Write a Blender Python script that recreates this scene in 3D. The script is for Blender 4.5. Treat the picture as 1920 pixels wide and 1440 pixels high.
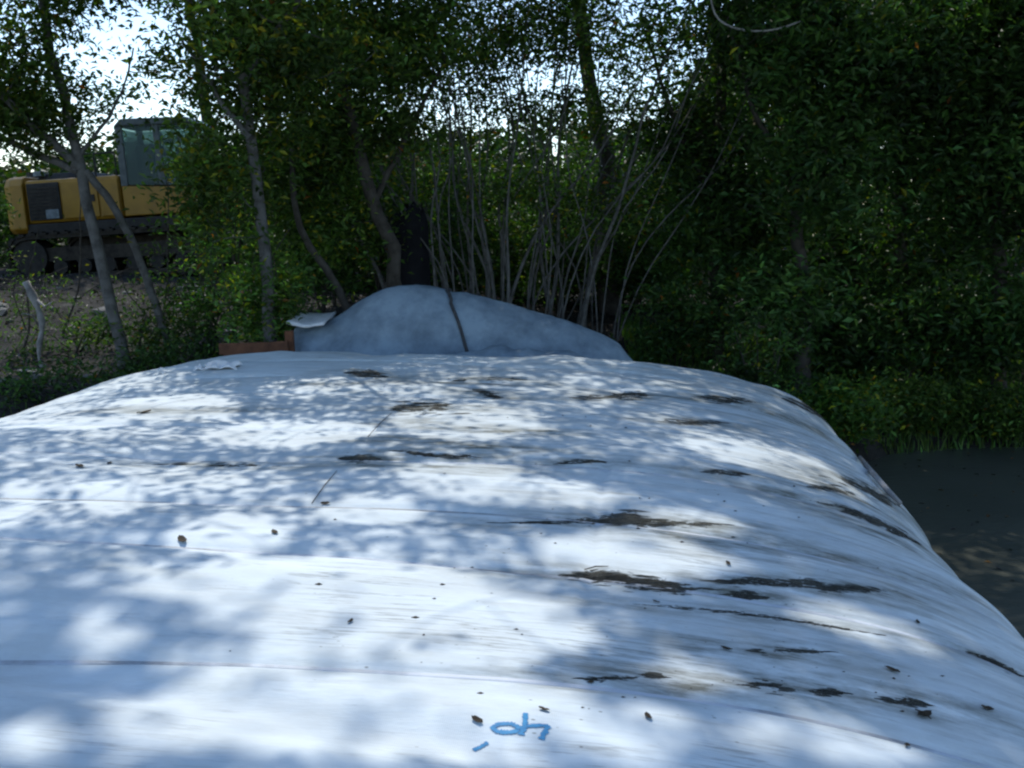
import bpy, math
import numpy as np
from mathutils import Vector, Matrix
from mathutils.bvhtree import BVHTree

R = math.radians
sc = bpy.context.scene
for o in list(bpy.data.objects):
    bpy.data.objects.remove(o)

# ------------------------------------------------------------------ camera
CAM_Z, PITCH, FOC = 2.5, R(9.5), 35.0 / 36.0 * 1920.0
cam_d = bpy.data.cameras.new('camera')
cam_d.lens = 35.0
cam_d.sensor_width = 36.0
cam_d.clip_start = 0.05
cam_d.clip_end = 2000.0
cam = bpy.data.objects.new('camera', cam_d)
cam.location = (0, 0, CAM_Z)
cam.rotation_euler = (R(90) - PITCH, 0, 0)
sc.collection.objects.link(cam)
sc.camera = cam

# ------------------------------------------------------------------ sky, sun, exposure
SUN_AZ, SUN_EL = R(-14), R(57)          # measured from straight ahead (+Y), positive to the right
SUN = Vector((math.sin(SUN_AZ) * math.cos(SUN_EL), math.cos(SUN_AZ) * math.cos(SUN_EL), math.sin(SUN_EL)))
world = bpy.data.worlds.new('World')
sc.world = world
world.use_nodes = True
wn = world.node_tree
bg = wn.nodes['Background']
sky = wn.nodes.new('ShaderNodeTexSky')
sky.sky_type = 'NISHITA'
sky.sun_disc = False
sky.sun_elevation = SUN_EL
sky.sun_rotation = SUN_AZ
sky.air_density = 1.0
sky.dust_density = 0.25
sky.ozone_density = 2.0
wn.links.new(sky.outputs['Color'], bg.inputs['Color'])
bg.inputs['Strength'].default_value = 0.15
sun_d = bpy.data.lights.new('sun', 'SUN')
sun_d.energy = 2.65
sun_d.angle = R(0.5)
sun_d.color = (1.0, 0.965, 0.91)
sun_o = bpy.data.objects.new('sun', sun_d)
sun_o.rotation_euler = SUN.to_track_quat('Z', 'Y').to_euler()
sun_o.location = SUN * 60
sc.collection.objects.link(sun_o)
sc.view_settings.view_transform = 'Standard'
sc.view_settings.look = 'None'
sc.view_settings.exposure = 0.6
sc.view_settings.gamma = 1.0
sc.view_settings.use_curve_mapping = False
sc.render.engine = 'CYCLES'
sc.cycles.max_bounces = 5
sc.cycles.diffuse_bounces = 3
sc.cycles.glossy_bounces = 2
sc.cycles.transmission_bounces = 3
sc.cycles.transparent_max_bounces = 14
sc.cycles.use_denoising = True
sc.cycles.filter_width = 2.3

rng = np.random.default_rng(11)

# ------------------------------------------------------------------ helpers
COL = sc.collection


def fbm(x, y, seed=0, octaves=3, gain=0.5):
    """numpy value noise, about -1..1"""
    x = np.asarray(x, float); y = np.asarray(y, float)
    out = np.zeros(np.broadcast(x, y).shape); amp = 1.0; tot = 0.0
    for o in range(octaves):
        g = np.random.default_rng(seed * 17 + o).random((64, 64)) * 2 - 1
        xi = np.floor(x).astype(int); yi = np.floor(y).astype(int)
        fx = x - xi; fy = y - yi
        fx = fx * fx * (3 - 2 * fx); fy = fy * fy * (3 - 2 * fy)
        a = g[xi % 64, yi % 64]; b = g[(xi + 1) % 64, yi % 64]
        c = g[xi % 64, (yi + 1) % 64]; d = g[(xi + 1) % 64, (yi + 1) % 64]
        out = out + amp * ((a * (1 - fx) + b * fx) * (1 - fy) + (c * (1 - fx) + d * fx) * fy)
        tot += amp; amp *= gain; x = x * 2.03 + 5.3; y = y * 2.03 + 9.1
    return out / tot * 1.6


def smooth(e0, e1, x):
    t = np.clip((np.asarray(x, float) - e0) / (e1 - e0), 0, 1)
    return t * t * (3 - 2 * t)


def ray_dir(px, py):
    """direction through a point of the 1920 x 1440 photograph"""
    a = (px - 960) / FOC; b = (720 - py) / FOC
    return Vector((a, math.cos(PITCH) + b * math.sin(PITCH), -math.sin(PITCH) + b * math.cos(PITCH)))


def at(px, py, Y):
    d = ray_dir(px, py)
    return Vector((0, 0, CAM_Z)) + d * (Y / d.y)


def link(name, me, mat=None, parent=None):
    o = bpy.data.objects.new(name, me)
    COL.objects.link(o)
    if mat is not None and not me.materials:
        me.materials.append(mat)
    if parent is not None:
        o.parent = parent
    return o


def tag(o, label=None, cat=None, group=None, kind=None):
    if label: o['label'] = label
    if cat: o['category'] = cat
    if group: o['group'] = group
    if kind: o['kind'] = kind
    return o


def empty(name, loc=(0, 0, 0), rot=(0, 0, 0)):
    o = bpy.data.objects.new(name, None)
    o.empty_display_size = 0.2
    COL.objects.link(o)
    o.location = loc
    o.rotation_euler = rot
    return o


def np_mesh(name, verts, quads, smooth_shade=True, tint=None):
    me = bpy.data.meshes.new(name)
    verts = np.ascontiguousarray(verts, dtype=np.float32); quads = np.ascontiguousarray(quads, dtype=np.int32)
    k = quads.shape[1]
    me.vertices.add(len(verts)); me.vertices.foreach_set('co', verts.ravel())
    me.loops.add(quads.size); me.loops.foreach_set('vertex_index', quads.ravel())
    me.polygons.add(len(quads))
    me.polygons.foreach_set('loop_start', np.arange(0, quads.size, k, dtype=np.int32))
    me.polygons.foreach_set('loop_total', np.full(len(quads), k, dtype=np.int32))
    me.polygons.foreach_set('use_smooth', np.full(len(quads), smooth_shade, dtype=bool))
    if tint is not None:
        at_ = me.attributes.new('tint', 'FLOAT_COLOR', 'POINT')
        at_.data.foreach_set('color', np.ascontiguousarray(tint, dtype=np.float32).ravel())
    me.update(calc_edges=True)
    return me


def grid_faces(nu, nv, wrap=False):
    i, j = np.meshgrid(np.arange(nu - (0 if wrap else 1)), np.arange(nv - 1), indexing='ij')
    i2 = (i + 1) % nu
    return np.stack([i * nv + j, i2 * nv + j, i2 * nv + j + 1, i * nv + j + 1], -1).reshape(-1, 4)


class MB:
    """collects solids, builds ONE mesh object"""
    def __init__(self): self.v = []; self.f = []

    def add(self, vs, fs):
        n = len(self.v)
        self.v += [tuple(p) for p in vs]
        self.f += [tuple(i + n for i in f) for f in fs]
        return self

    def box(self, x0, x1, y0, y1, z0, z1, M=None, taper=0):
        t = taper
        p = [(x0, y0, z0), (x1, y0, z0), (x1, y1, z0), (x0, y1, z0),
             (x0 + t, y0 + t, z1), (x1 - t, y0 + t, z1), (x1 - t, y1 - t, z1), (x0 + t, y1 - t, z1)]
        if M is not None: p = [tuple(M @ Vector(q)) for q in p]
        return self.add(p, [(3, 2, 1, 0), (4, 5, 6, 7), (0, 1, 5, 4), (1, 2, 6, 5), (2, 3, 7, 6), (3, 0, 4, 7)])

    def prism(self, pts, y0, y1):
        """outline pts in (x, z), extruded along y"""
        n = len(pts)
        vs = [(x, y0, z) for x, z in pts] + [(x, y1, z) for x, z in pts]
        fs = [tuple(range(n)), tuple(range(2 * n - 1, n - 1, -1))]
        fs += [(i, i + n, (i + 1) % n + n, (i + 1) % n) for i in range(n)]
        return self.add(vs, fs)

    def tube(self, pts, rad, n=8, cap=True):
        pts = [Vector(p) for p in pts]
        if not hasattr(rad, '__len__'): rad = [rad] * len(pts)
        vs = []; up = Vector((0.13, 0.31, 0.94))
        for i, p in enumerate(pts):
            d = (pts[min(i + 1, len(pts) - 1)] - pts[max(i - 1, 0)]).normalized()
            a = d.cross(up)
            if a.length < 1e-3: a = d.cross(Vector((1, 0, 0)))
            a.normalize(); b = d.cross(a)
            for k in range(n):
                t = 2 * math.pi * k / n
                vs.append(p + (a * math.cos(t) + b * math.sin(t)) * rad[i])
        fs = []
        for i in range(len(pts) - 1):
            for k in range(n):
                fs.append((i * n + k, i * n + (k + 1) % n, (i + 1) * n + (k + 1) % n, (i + 1) * n + k))
        if cap:
            fs.append(tuple(reversed(range(n)))); m = (len(pts) - 1) * n
            fs.append(tuple(m + k for k in range(n)))
        return self.add(vs, fs)

    def build(self, name, mat, parent=None, bevel=0.0, smooth_shade=False):
        me = bpy.data.meshes.new(name)
        me.from_pydata(self.v, [], self.f)
        me.update()
        if smooth_shade:
            for p in me.polygons: p.use_smooth = True
        o = link(name, me, mat, parent)
        if bevel:
            m = o.modifiers.new('bevel', 'BEVEL'); m.width = bevel; m.segments = 2; m.limit_method = 'ANGLE'
        return o


# ------------------------------------------------------------------ materials
def material(name, base, rough=0.8, spec=0.3, metal=0.0):
    m = bpy.data.materials.new(name)
    m.use_nodes = True
    nt = m.node_tree
    p = nt.nodes['Principled BSDF']
    p.inputs['Base Color'].default_value = (*base, 1)
    p.inputs['Roughness'].default_value = rough
    p.inputs['Specular IOR Level'].default_value = spec
    p.inputs['Metallic'].default_value = metal
    return m, nt, p


def N(nt, kind, **kw):
    n = nt.nodes.new(kind)
    for k, v in kw.items():
        if k.startswith('i_'): n.inputs[k[2:].replace('_', ' ')].default_value = v
        else: setattr(n, k, v)
    return n


def noise(nt, vec, scale, detail=4.0, rough=0.55):
    n = N(nt, 'ShaderNodeTexNoise'); n.inputs['Scale'].default_value = scale
    n.inputs['Detail'].default_value = detail; n.inputs['Roughness'].default_value = rough
    if vec is not None: nt.links.new(vec, n.inputs['Vector'])
    return n.outputs['Fac']


def ramp(nt, fac, stops):
    r = N(nt, 'ShaderNodeValToRGB')
    els = r.color_ramp.elements
    while len(els) < len(stops): els.new(0.5)
    for e, (pos, c) in zip(els, stops):
        e.position = pos; e.color = (*c, 1) if hasattr(c, '__len__') else (c, c, c, 1)
    nt.links.new(fac, r.inputs['Fac'])
    return r.outputs['Color']


def mapping(nt, vec, scale):
    m = N(nt, 'ShaderNodeMapping'); m.inputs['Scale'].default_value = scale
    nt.links.new(vec, m.inputs['Vector'])
    return m.outputs['Vector']


def mixc(nt, fac, a, b, mode='MIX'):
    m = N(nt, 'ShaderNodeMix', data_type='RGBA', blend_type=mode)
    for sock, val in ((m.inputs[0], fac), (m.inputs[6], a), (m.inputs[7], b)):
        if isinstance(val, bpy.types.NodeSocket): nt.links.new(val, sock)
        elif hasattr(val, '__len__'): sock.default_value = (*val, 1)
        else: sock.default_value = val
    return m.outputs[2]


def math_n(nt, op, a, b=0.0):
    m = N(nt, 'ShaderNodeMath', operation=op)
    for sock, val in ((m.inputs[0], a), (m.inputs[1], b)):
        if isinstance(val, bpy.types.NodeSocket): nt.links.new(val, sock)
        else: sock.default_value = val
    return m.outputs[0]


def bump(nt, p, height, strength, dist):
    b = N(nt, 'ShaderNodeBump'); b.inputs['Strength'].default_value = strength; b.inputs['Distance'].default_value = dist
    nt.links.new(height, b.inputs['Height']); nt.links.new(b.outputs['Normal'], p.inputs['Normal'])


def obj_coord(nt):
    return N(nt, 'ShaderNodeTexCoord').outputs['Object']


def mottled(name, c0, c1, scale, rough=0.85, bscale=None, bdist=0.01, spec=0.25, c2=None, lo=0.3, hi=0.62):
    m, nt, p = material(name, c0, rough, spec)
    v = obj_coord(nt)
    n = noise(nt, v, scale, 6.0, 0.65)
    stops = [(lo, c0), (hi, c1)] + ([(0.75, c2)] if c2 else [])
    nt.links.new(ramp(nt, n, stops), p.inputs['Base Color'])
    bump(nt, p, noise(nt, v, bscale or scale * 3, 6.0, 0.7), 0.7, bdist)
    return m


def fabric_material():
    """white woven geotextile; object x runs across the tube, y along it"""
    m, nt, p = material('white_geotextile', (0.74, 0.76, 0.79), 0.75, 0.25)
    v = obj_coord(nt)
    sep = N(nt, 'ShaderNodeSeparateXYZ'); nt.links.new(v, sep.inputs[0])
    base = ramp(nt, noise(nt, mapping(nt, v, (0.6, 2.5, 1)), 1.6, 5), [(0.3, (0.57, 0.635, 0.655)), (0.7, (0.70, 0.765, 0.775))])
    # grime smeared across, with a shape of its own, denser on the canal side and the far end
    g1 = noise(nt, mapping(nt, v, (0.9, 7.0, 2.0)), 2.1, 7, 0.68)
    side = N(nt, 'ShaderNodeMapRange'); nt.links.new(sep.outputs['X'], side.inputs['Value'])
    side.inputs['From Min'].default_value = -2.6; side.inputs['From Max'].default_value = 0.9
    side.inputs['To Min'].default_value = -0.10; side.inputs['To Max'].default_value = 0.045
    far = N(nt, 'ShaderNodeMapRange'); nt.links.new(sep.outputs['Y'], far.inputs['Value'])
    far.inputs['From Min'].default_value = 1.8; far.inputs['From Max'].default_value = 6.0
    far.inputs['To Min'].default_value = -0.05; far.inputs['To Max'].default_value = 0.02
    f = math_n(nt, 'ADD', math_n(nt, 'ADD', g1, side.outputs[0]), far.outputs[0])
    grime = ramp(nt, f, [(0.50, 0.0), (0.62, 0.38), (0.76, 0.8)])
    c = mixc(nt, grime, base, (0.22, 0.225, 0.20))
    # thin dark creases of dirt
    g2 = noise(nt, mapping(nt, v, (0.5, 9.0, 2.0)), 3.3, 5, 0.6)
    line = ramp(nt, g2, [(0.470, 0.0), (0.498, 0.7), (0.526, 0.0)])
    brk = ramp(nt, noise(nt, v, 1.3, 3), [(0.5, 0.0), (0.62, 1.0)])
    c = mixc(nt, math_n(nt, 'MULTIPLY', line, brk), c, (0.16, 0.16, 0.14))
    # specks
    vor = N(nt, 'ShaderNodeTexVoronoi'); vor.inputs['Scale'].default_value = 26
    nt.links.new(mapping(nt, v, (0.7, 1.3, 1)), vor.inputs['Vector'])
    sp = ramp(nt, vor.outputs['Distance'], [(0.05, 1.0), (0.12, 0.0)])
    keep = ramp(nt, noise(nt, v, 2.3, 3), [(0.55, 0.0), (0.63, 0.8)])
    c = mixc(nt, math_n(nt, 'MULTIPLY', sp, keep), c, (0.09, 0.09, 0.07))
    # mould-green and clay tones
    ol = ramp(nt, noise(nt, mapping(nt, v, (1.2, 3.5, 1)), 1.1, 5, 0.7), [(0.56, 0.0), (0.72, 0.22)])
    c = mixc(nt, ol, c, (0.34, 0.34, 0.24))
    silt = ramp(nt, noise(nt, mapping(nt, v, (0.8, 1.6, 1)), 2.4, 8, 0.72), [(0.40, 0.0), (0.70, 0.42)])
    c = mixc(nt, silt, c, (0.40, 0.40, 0.36))
    g3 = noise(nt, mapping(nt, v, (0.9, 16.0, 3.0)), 4.2, 6, 0.7)
    sc_ = ramp(nt, math_n(nt, 'ADD', g3, math_n(nt, 'ADD', side.outputs[0], far.outputs[0])), [(0.60, 0.0), (0.72, 0.6)])
    c = mixc(nt, sc_, c, (0.10, 0.10, 0.085))
    # smeared stain round the mud streaks, measured on the mesh
    sa = N(nt, 'ShaderNodeAttribute', attribute_name='stain')
    sf = math_n(nt, 'MULTIPLY', sa.outputs['Fac'], ramp(nt, noise(nt, mapping(nt, v, (1.6, 6.0, 1)), 3.0, 6, 0.7), [(0.34, 0.0), (0.50, 0.55), (0.60, 1.0)]))
    c = mixc(nt, sf, c, (0.13, 0.13, 0.10))
    nt.links.new(c, p.inputs['Base Color'])
    w1 = N(nt, 'ShaderNodeTexWave', wave_type='BANDS', bands_direction='X'); w1.inputs['Scale'].default_value = 70
    w2 = N(nt, 'ShaderNodeTexWave', wave_type='BANDS', bands_direction='Y'); w2.inputs['Scale'].default_value = 70
    for w in (w1, w2): nt.links.new(v, w.inputs['Vector'])
    h = math_n(nt, 'ADD', math_n(nt, 'MULTIPLY', math_n(nt, 'ADD', w1.outputs['Fac'], w2.outputs['Fac']), 0.06),
               noise(nt, mapping(nt, v, (1.0, 4.0, 1)), 7, 6, 0.6))
    bump(nt, p, h, 0.4, 0.012)
    return m


def leaf_material(name, base, trans):
    """tint attribute: the leaf's own colour variation"""
    m = bpy.data.materials.new(name); m.use_nodes = True
    nt = m.node_tree; nt.nodes.clear()
    out = N(nt, 'ShaderNodeOutputMaterial')
    a = N(nt, 'ShaderNodeAttribute', attribute_name='tint')
    col = mixc(nt, 1.0, a.outputs['Color'], base, 'MULTIPLY')
    p = N(nt, 'ShaderNodeBsdfPrincipled')
    p.inputs['Roughness'].default_value = 0.5; p.inputs['Specular IOR Level'].default_value = 0.28
    nt.links.new(col, p.inputs['Base Color'])
    tcol = mixc(nt, 1.0, col, (1.25, 1.5, 0.45), 'MULTIPLY')
    t = N(nt, 'ShaderNodeBsdfTranslucent'); nt.links.new(tcol, t.inputs['Color'])
    mx = N(nt, 'ShaderNodeMixShader'); mx.inputs[0].default_value = trans
    nt.links.new(p.outputs[0], mx.inputs[1]); nt.links.new(t.outputs[0], mx.inputs[2])
    nt.links.new(mx.outputs[0], out.inputs['Surface'])
    return m


def film(mat, lo, hi, nscale, top=0.97):
    """mud or paint that thins out towards its rim ('cover' attribute) and wears through in spots"""
    nt = mat.node_tree; p = nt.nodes['Principled BSDF']; out = nt.nodes['Material Output']
    a = N(nt, 'ShaderNodeAttribute', attribute_name='cover')
    n_ = noise(nt, mapping(nt, obj_coord(nt), (0.6, 1.6, 1)), nscale, 5, 0.7)
    f = math_n(nt, 'ADD', a.outputs['Fac'], math_n(nt, 'MULTIPLY', math_n(nt, 'SUBTRACT', n_, 0.5), 2.2))
    fac = ramp(nt, f, [(lo, 0.0), (hi, top)])
    t = N(nt, 'ShaderNodeBsdfTransparent'); mx = N(nt, 'ShaderNodeMixShader')
    nt.links.new(fac, mx.inputs[0]); nt.links.new(t.outputs[0], mx.inputs[1]); nt.links.new(p.outputs[0], mx.inputs[2])
    nt.links.new(mx.outputs[0], out.inputs['Surface'])


M = {}
M['fabric'] = fabric_material()
M['seam'] = mottled('seam_webbing', (0.30, 0.31, 0.31), (0.58, 0.62, 0.66), 1.3, 0.8, 60, 0.003, lo=0.38, hi=0.50)
M['mud'] = mottled('dark_mud', (0.022, 0.022, 0.018), (0.085, 0.083, 0.066), 7, 0.8, 70, 0.008)
M['ink'] = mottled('blue_marker_paint', (0.018, 0.165, 0.36), (0.04, 0.27, 0.50), 40, 0.6, 90, 0.001)
film(M['mud'], 0.12, 1.15, 15, 0.85)
film(M['ink'], 0.05, 0.42, 60)
M['bag'] = mottled('shaded_grey_blue_fabric', (0.15, 0.20, 0.25), (0.28, 0.36, 0.43), 2.6, 0.8, 12, 0.02, lo=0.36, hi=0.60)  # hump cloth darkened and blued, its shade put into the colour
M['rope'] = mottled('dark_rope', (0.035, 0.035, 0.04), (0.08, 0.08, 0.08), 30, 0.9, 90, 0.004)
M['bark'] = mottled('grey_bark', (0.055, 0.052, 0.047), (0.155, 0.15, 0.14), 9, 0.9, 22, 0.02)
M['bark_dark'] = mottled('dark_bark', (0.03, 0.026, 0.021), (0.085, 0.075, 0.062), 9, 0.9, 22, 0.02)
M['dead'] = mottled('bleached_wood', (0.15, 0.145, 0.14), (0.36, 0.345, 0.33), 12, 0.85, 30, 0.01)
M['wood'] = mottled('red_brown_timber', (0.075, 0.034, 0.020), (0.17, 0.072, 0.038), 8, 0.8, 30, 0.006)
M['stone'] = mottled('grey_rubble', (0.09, 0.088, 0.08), (0.24, 0.235, 0.22), 6, 0.9, 16, 0.02)
M['scrap'] = mottled('pale_cloth_scrap', (0.60, 0.60, 0.60), (0.78, 0.79, 0.80), 10, 0.85, 40, 0.006)
M['dryleaf'] = mottled('dead_leaf', (0.022, 0.017, 0.011), (0.065, 0.046, 0.026), 30, 0.7, 90, 0.002)
M['ground'] = mottled('dark_litter_soil', (0.014, 0.0135, 0.012), (0.048, 0.046, 0.041), 2.2, 0.95, 9, 0.10, 0.15, (0.115, 0.11, 0.10))
M['yellow'] = mottled('worn_shaded_yellow_paint', (0.26, 0.135, 0.008), (0.36, 0.19, 0.012), 4, 0.45, 40, 0.002, 0.45)  # worn paint, base yellow also darkened to carry the trees' shade
M['black'] = mottled('black_machine_metal', (0.012, 0.012, 0.013), (0.04, 0.038, 0.035), 8, 0.6, 40, 0.003)
M['steel'] = mottled('muddy_track_steel', (0.018, 0.016, 0.014), (0.06, 0.052, 0.042), 9, 0.75, 30, 0.006)
M['decal'] = mottled('pale_panel', (0.12, 0.15, 0.16), (0.26, 0.30, 0.32), 9, 0.6, 40, 0.001)
gm, gnt, gp = material('tinted_glass', (0.25, 0.36, 0.34), 0.06, 0.6)
gp.inputs['Alpha'].default_value = 1.0
gp.inputs['Transmission Weight'].default_value = 0.75
gp.inputs['IOR'].default_value = 1.1
M['glass'] = gm
M['cabgrey'] = mottled('grey_cab_frame', (0.06, 0.075, 0.075), (0.12, 0.14, 0.14), 8, 0.5, 40, 0.002)
wm, wnt_, wp = material('muddy_water', (0.014, 0.014, 0.010), 0.28, 0.4)
wv = obj_coord(wnt_)
wnt_.links.new(ramp(wnt_, noise(wnt_, wv, 0.8, 5), [(0.30, (0.075, 0.080, 0.064)), (0.75, (0.110, 0.112, 0.090))]), wp.inputs['Base Color'])
bump(wnt_, wp, noise(wnt_, mapping(wnt_, wv, (1, 2.6, 1)), 5.0, 4), 0.35, 0.02)
M['water'] = wm
M['leaf'] = leaf_material('green_leaf', (0.060, 0.108, 0.020), 0.40)
M['leaf_dark'] = leaf_material('deep_green_leaf', (0.042, 0.088, 0.020), 0.34)
M['leaf_light'] = leaf_material('fresh_green_leaf', (0.075, 0.15, 0.028), 0.40)
M['grass'] = leaf_material('grass_blade', (0.075, 0.15, 0.035), 0.35)

# ------------------------------------------------------------------ ground and water
def terrain(x, y):
    x = np.asarray(x, float); y = np.asarray(y, float)
    left = 0.22 + 0.62 * smooth(6.5, 10.0, y) + 0.62 * smooth(10.0, 17.0, y)
    left = np.where(x < -4.2, np.maximum(left, 0.22 + 0.45 * smooth(-4.4, -7.5, x)), left)
    shore = 9.2 + 0.42 * np.clip(x - 1.6, -2, 3.2) + 0.25 * fbm(x * 0.8, y * 0.1, 4, 2)
    right = -0.7 + 0.98 * smooth(shore - 0.8, shore + 0.5, y) + 0.8 * smooth(shore + 0.5, shore + 6, y)
    w = smooth(-1.8, 2.2, x + 0.12 * (y - 8))
    z = left * (1 - w) + right * w
    # bed below the tube
    z = np.where((y < 9.0) & (x > -4.3) & (x < 2.2), np.minimum(z, -0.03), z)
    z = z + 0.05 * fbm(x * 1.3, y * 1.3, 2, 3) * smooth(0.05, 0.3, z)
    return z


def axis(a, b, inner0, inner1, step, n_out):
    o = lambda p, q: p + (q - p) * np.linspace(0, 1, n_out) ** 2.2
    return np.concatenate([o(inner0, a)[:0:-1], np.arange(inner0, inner1, step), o(inner1, b)])


gx = axis(-600, 600, -16, 16, 0.16, 22)
gy = axis(-300, 900, -6, 30, 0.16, 22)
GX, GY = np.meshgrid(gx, gy, indexing='ij')
gv = np.stack([GX, GY, terrain(GX, GY)], -1).reshape(-1, 3)
g_o = link('ground', np_mesh('ground', gv, grid_faces(len(gx), len(gy))), M['ground'])
tag(g_o, 'dark leaf-littered soil rising from the canal to the left bank', kind='structure')
wx = np.linspace(-4.5, 90, 60); wy = np.linspace(-60, 13, 40)
WX, WY = np.meshgrid(wx, wy, indexing='ij')
w_o = link('canal_water', np_mesh('canal_water', np.stack([WX, WY, np.zeros_like(WX)], -1).reshape(-1, 3), grid_faces(60, 40)), M['water'])
tag(w_o, 'dark muddy canal water right of the white tube', kind='structure')


def gz(x, y):
    return float(terrain(np.array([x]), np.array([y]))[0])


# ------------------------------------------------------------------ the white geotextile tube
AZ, UC, HA, EU, TH, EZ, V0, LE, PA, PH, KA = R(7.334), -1.524, 3.069, 0.578, 1.425, 0.881, 7.529, 2.165, 2.211, 1.748, 0.427
tube_root = empty('geotextile_tube', (0, 0, 0), (0, 0, -AZ))
tag(tube_root, 'huge dirty white geotextile tube filling the foreground beside the canal', 'geotextile tube')
TM = Matrix.Rotation(-AZ, 4, 'Z')
SEAMS = [1.15, 2.24, 2.99, 3.51, 4.25, 4.83, 5.86, 6.5, 7.15]


def seam_v(i, u):
    return SEAMS[i] + 0.012 * fbm(np.asarray(u) * 1.4, np.asarray(u) * 0 + i * 3.7, 8, 2) + 0.02 * math.sin(i * 2.1) * np.asarray(u)


def section(T, V):
    s = np.clip((V - V0) / LE, 0, 1)
    kh = (1 - s ** PH) ** (1 / PH); ka = 1 - KA * (1 - (1 - s ** PA) ** (1 / PA))
    c = np.cos(T); sn = np.sin(T); zc = 0.6
    U = UC + HA * ka * np.sign(c) * np.abs(c) ** EU
    Z = np.where(sn > 0, zc + (TH - zc) * np.abs(sn) ** EZ, zc - zc * np.abs(sn) ** EZ) * kh
    return U, Z


def tube_points(T, V, lift=0.0):
    U, Z = section(T, V)
    e = 0.004
    U2, Z2 = section(T + e, V); U1, Z1 = section(T - e, V)
    nu = (Z1 - Z2); nz = (U2 - U1)
    ln = np.sqrt(nu ** 2 + nz ** 2) + 1e-9
    nu, nz = -nu / ln, -nz / ln
    flip = np.where((nu * np.cos(T) + nz * np.sin(T)) < 0, -1.0, 1.0)
    nu, nz = nu * flip, nz * flip
    arc = U + 0.6 * (TH - Z) * np.sign(U - UC)
    d = 0.022 * fbm(arc * 0.55, V * 0.7, 21, 2)
    d = d + 0.010 * fbm(arc * 0.5, V * 3.2 + 0.25 * arc, 22, 3)
    d = d + 0.0035 * fbm(arc * 2.2, V * 9.0, 23, 2)
    # fabric bellies between the seams, pulled in along them
    near = np.full(V.shape, 9.0)
    for i in range(len(SEAMS)):
        near = np.minimum(near, np.abs(V - seam_v(i, U)))
    d = d + 0.016 * np.clip(near / 0.3, 0, 1) ** 0.5 - 0.010 * np.exp(-(near / 0.018) ** 2)
    # one long slack fold in the foreground left
    vf = 2.03 - 0.16 * (U + 0.9) + 0.03 * np.sin(U * 2)
    d = d - 0.03 * np.exp(-((V - vf) / 0.09) ** 2) * smooth(0.4, -0.6, U)
    # puckers round the far end
    d = d + 0.016 * smooth(6.6, 8.2, V) * fbm(U * 3.3, V * 1.4, 25, 2)
    # slack folds on the canal side
    d = d + 0.03 * fbm(V * 2.3 + 0.8 * arc, arc * 0.7, 26, 2) * smooth(0.85, 1.4, U) * smooth(2.5, 4.0, V)
    # lengthwise fold
    d = d - 0.008 * np.exp(-((U - (-0.12 + 0.02 * np.sin(V * 1.3))) / 0.012) ** 2) * smooth(2.0, 3, V)
    d = d * smooth(0.12, 0.5, Z) + lift
    return U + nu * d, V, Z + nz * d


tt = np.concatenate([np.linspace(R(-80), R(-6), 18), np.linspace(R(-5), R(60), 130), np.linspace(R(60.6), R(178), 200), np.linspace(R(180), R(260), 18)])
vv = np.concatenate([np.linspace(-4, 1.3, 40), np.linspace(1.32, 6.6, 300), np.linspace(6.62, V0 + LE, 150)])
TT, VV = np.meshgrid(tt, vv, indexing='ij')
X_, Y_, Z_ = tube_points(TT, VV)
tverts = np.stack([X_, Y_, Z_], -1).reshape(-1, 3)
tfaces = grid_faces(len(tt), len(vv))[:, ::-1]
body_o = link('body', np_mesh('tube_body', tverts, tfaces), M['fabric'], tube_root)
bvh = BVHTree.FromPolygons([tuple(p) for p in (tverts @ np.array(TM.to_3x3()).T)], [tuple(f) for f in tfaces[::1]])


def on_tube(px, py):
    """where a sight line of the photograph meets the tube (world)"""
    for k in range(40):
        loc, nor, _, _ = bvh.ray_cast(Vector((0, 0, CAM_Z)), ray_dir(px, py + k * 2).normalized())
        if loc is not None:
            return loc, (nor if nor.z > 0 else -nor)
    return None, None


def drop(x, y):
    loc, nor, _, _ = bvh.ray_cast(Vector((x, y, 6)), Vector((0, 0, -1)))
    if loc is None: return None, None
    return loc, (nor if nor.z > 0 else -nor)


# seams: raised stitched webbing across the tube
for i in range(len(SEAMS)):
    ts = np.linspace(R(8), R(172), 260)
    rows = []
    for k, (dv, lf) in enumerate(((-0.009, -0.002), (-0.006, 0.0045), (0.0, 0.0038), (0.006, 0.0045), (0.009, -0.002))):
        U, _ = section(ts, np.full_like(ts, SEAMS[i]))
        rows.append(np.stack(tube_points(ts, seam_v(i, U) + dv, lf), -1))
    link('seam', np_mesh('seam', np.stack(rows, 1).reshape(-1, 3), grid_faces(260, 5)[:, ::-1]), M['seam'], tube_root)


# blue handwriting: a 40-foot station mark, written to be read from the far side
def stroke(pix, w):
    P = []
    for a, b in zip(pix[:-1], pix[1:]):
        for t in np.linspace(0, 1, 5)[:-1]:
            P.append((a[0] + (b[0] - a[0]) * t, a[1] + (b[1] - a[1]) * t))
    P.append(pix[-1])
    pts = [on_tube(*q) for q in P]
    vs = []; n = len(pts)
    for i in range(n):
        d = pts[min(i + 1, n - 1)][0] - pts[max(i - 1, 0)][0]
        nr = pts[i][1]; s = d.cross(nr).normalized()
        ww = w * (0.75 + 0.35 * math.sin(i * 1.7) ** 2)
        for k in (-1.25, 0, 1.25):
            vs.append(pts[i][0] + s * ww * k + nr * 0.002)
    return vs, [q_ for i in range(n - 1) for q_ in ((3 * i, 3 * i + 1, 3 * i + 4, 3 * i + 3), (3 * i + 1, 3 * i + 2, 3 * i + 5, 3 * i + 4))]


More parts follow.
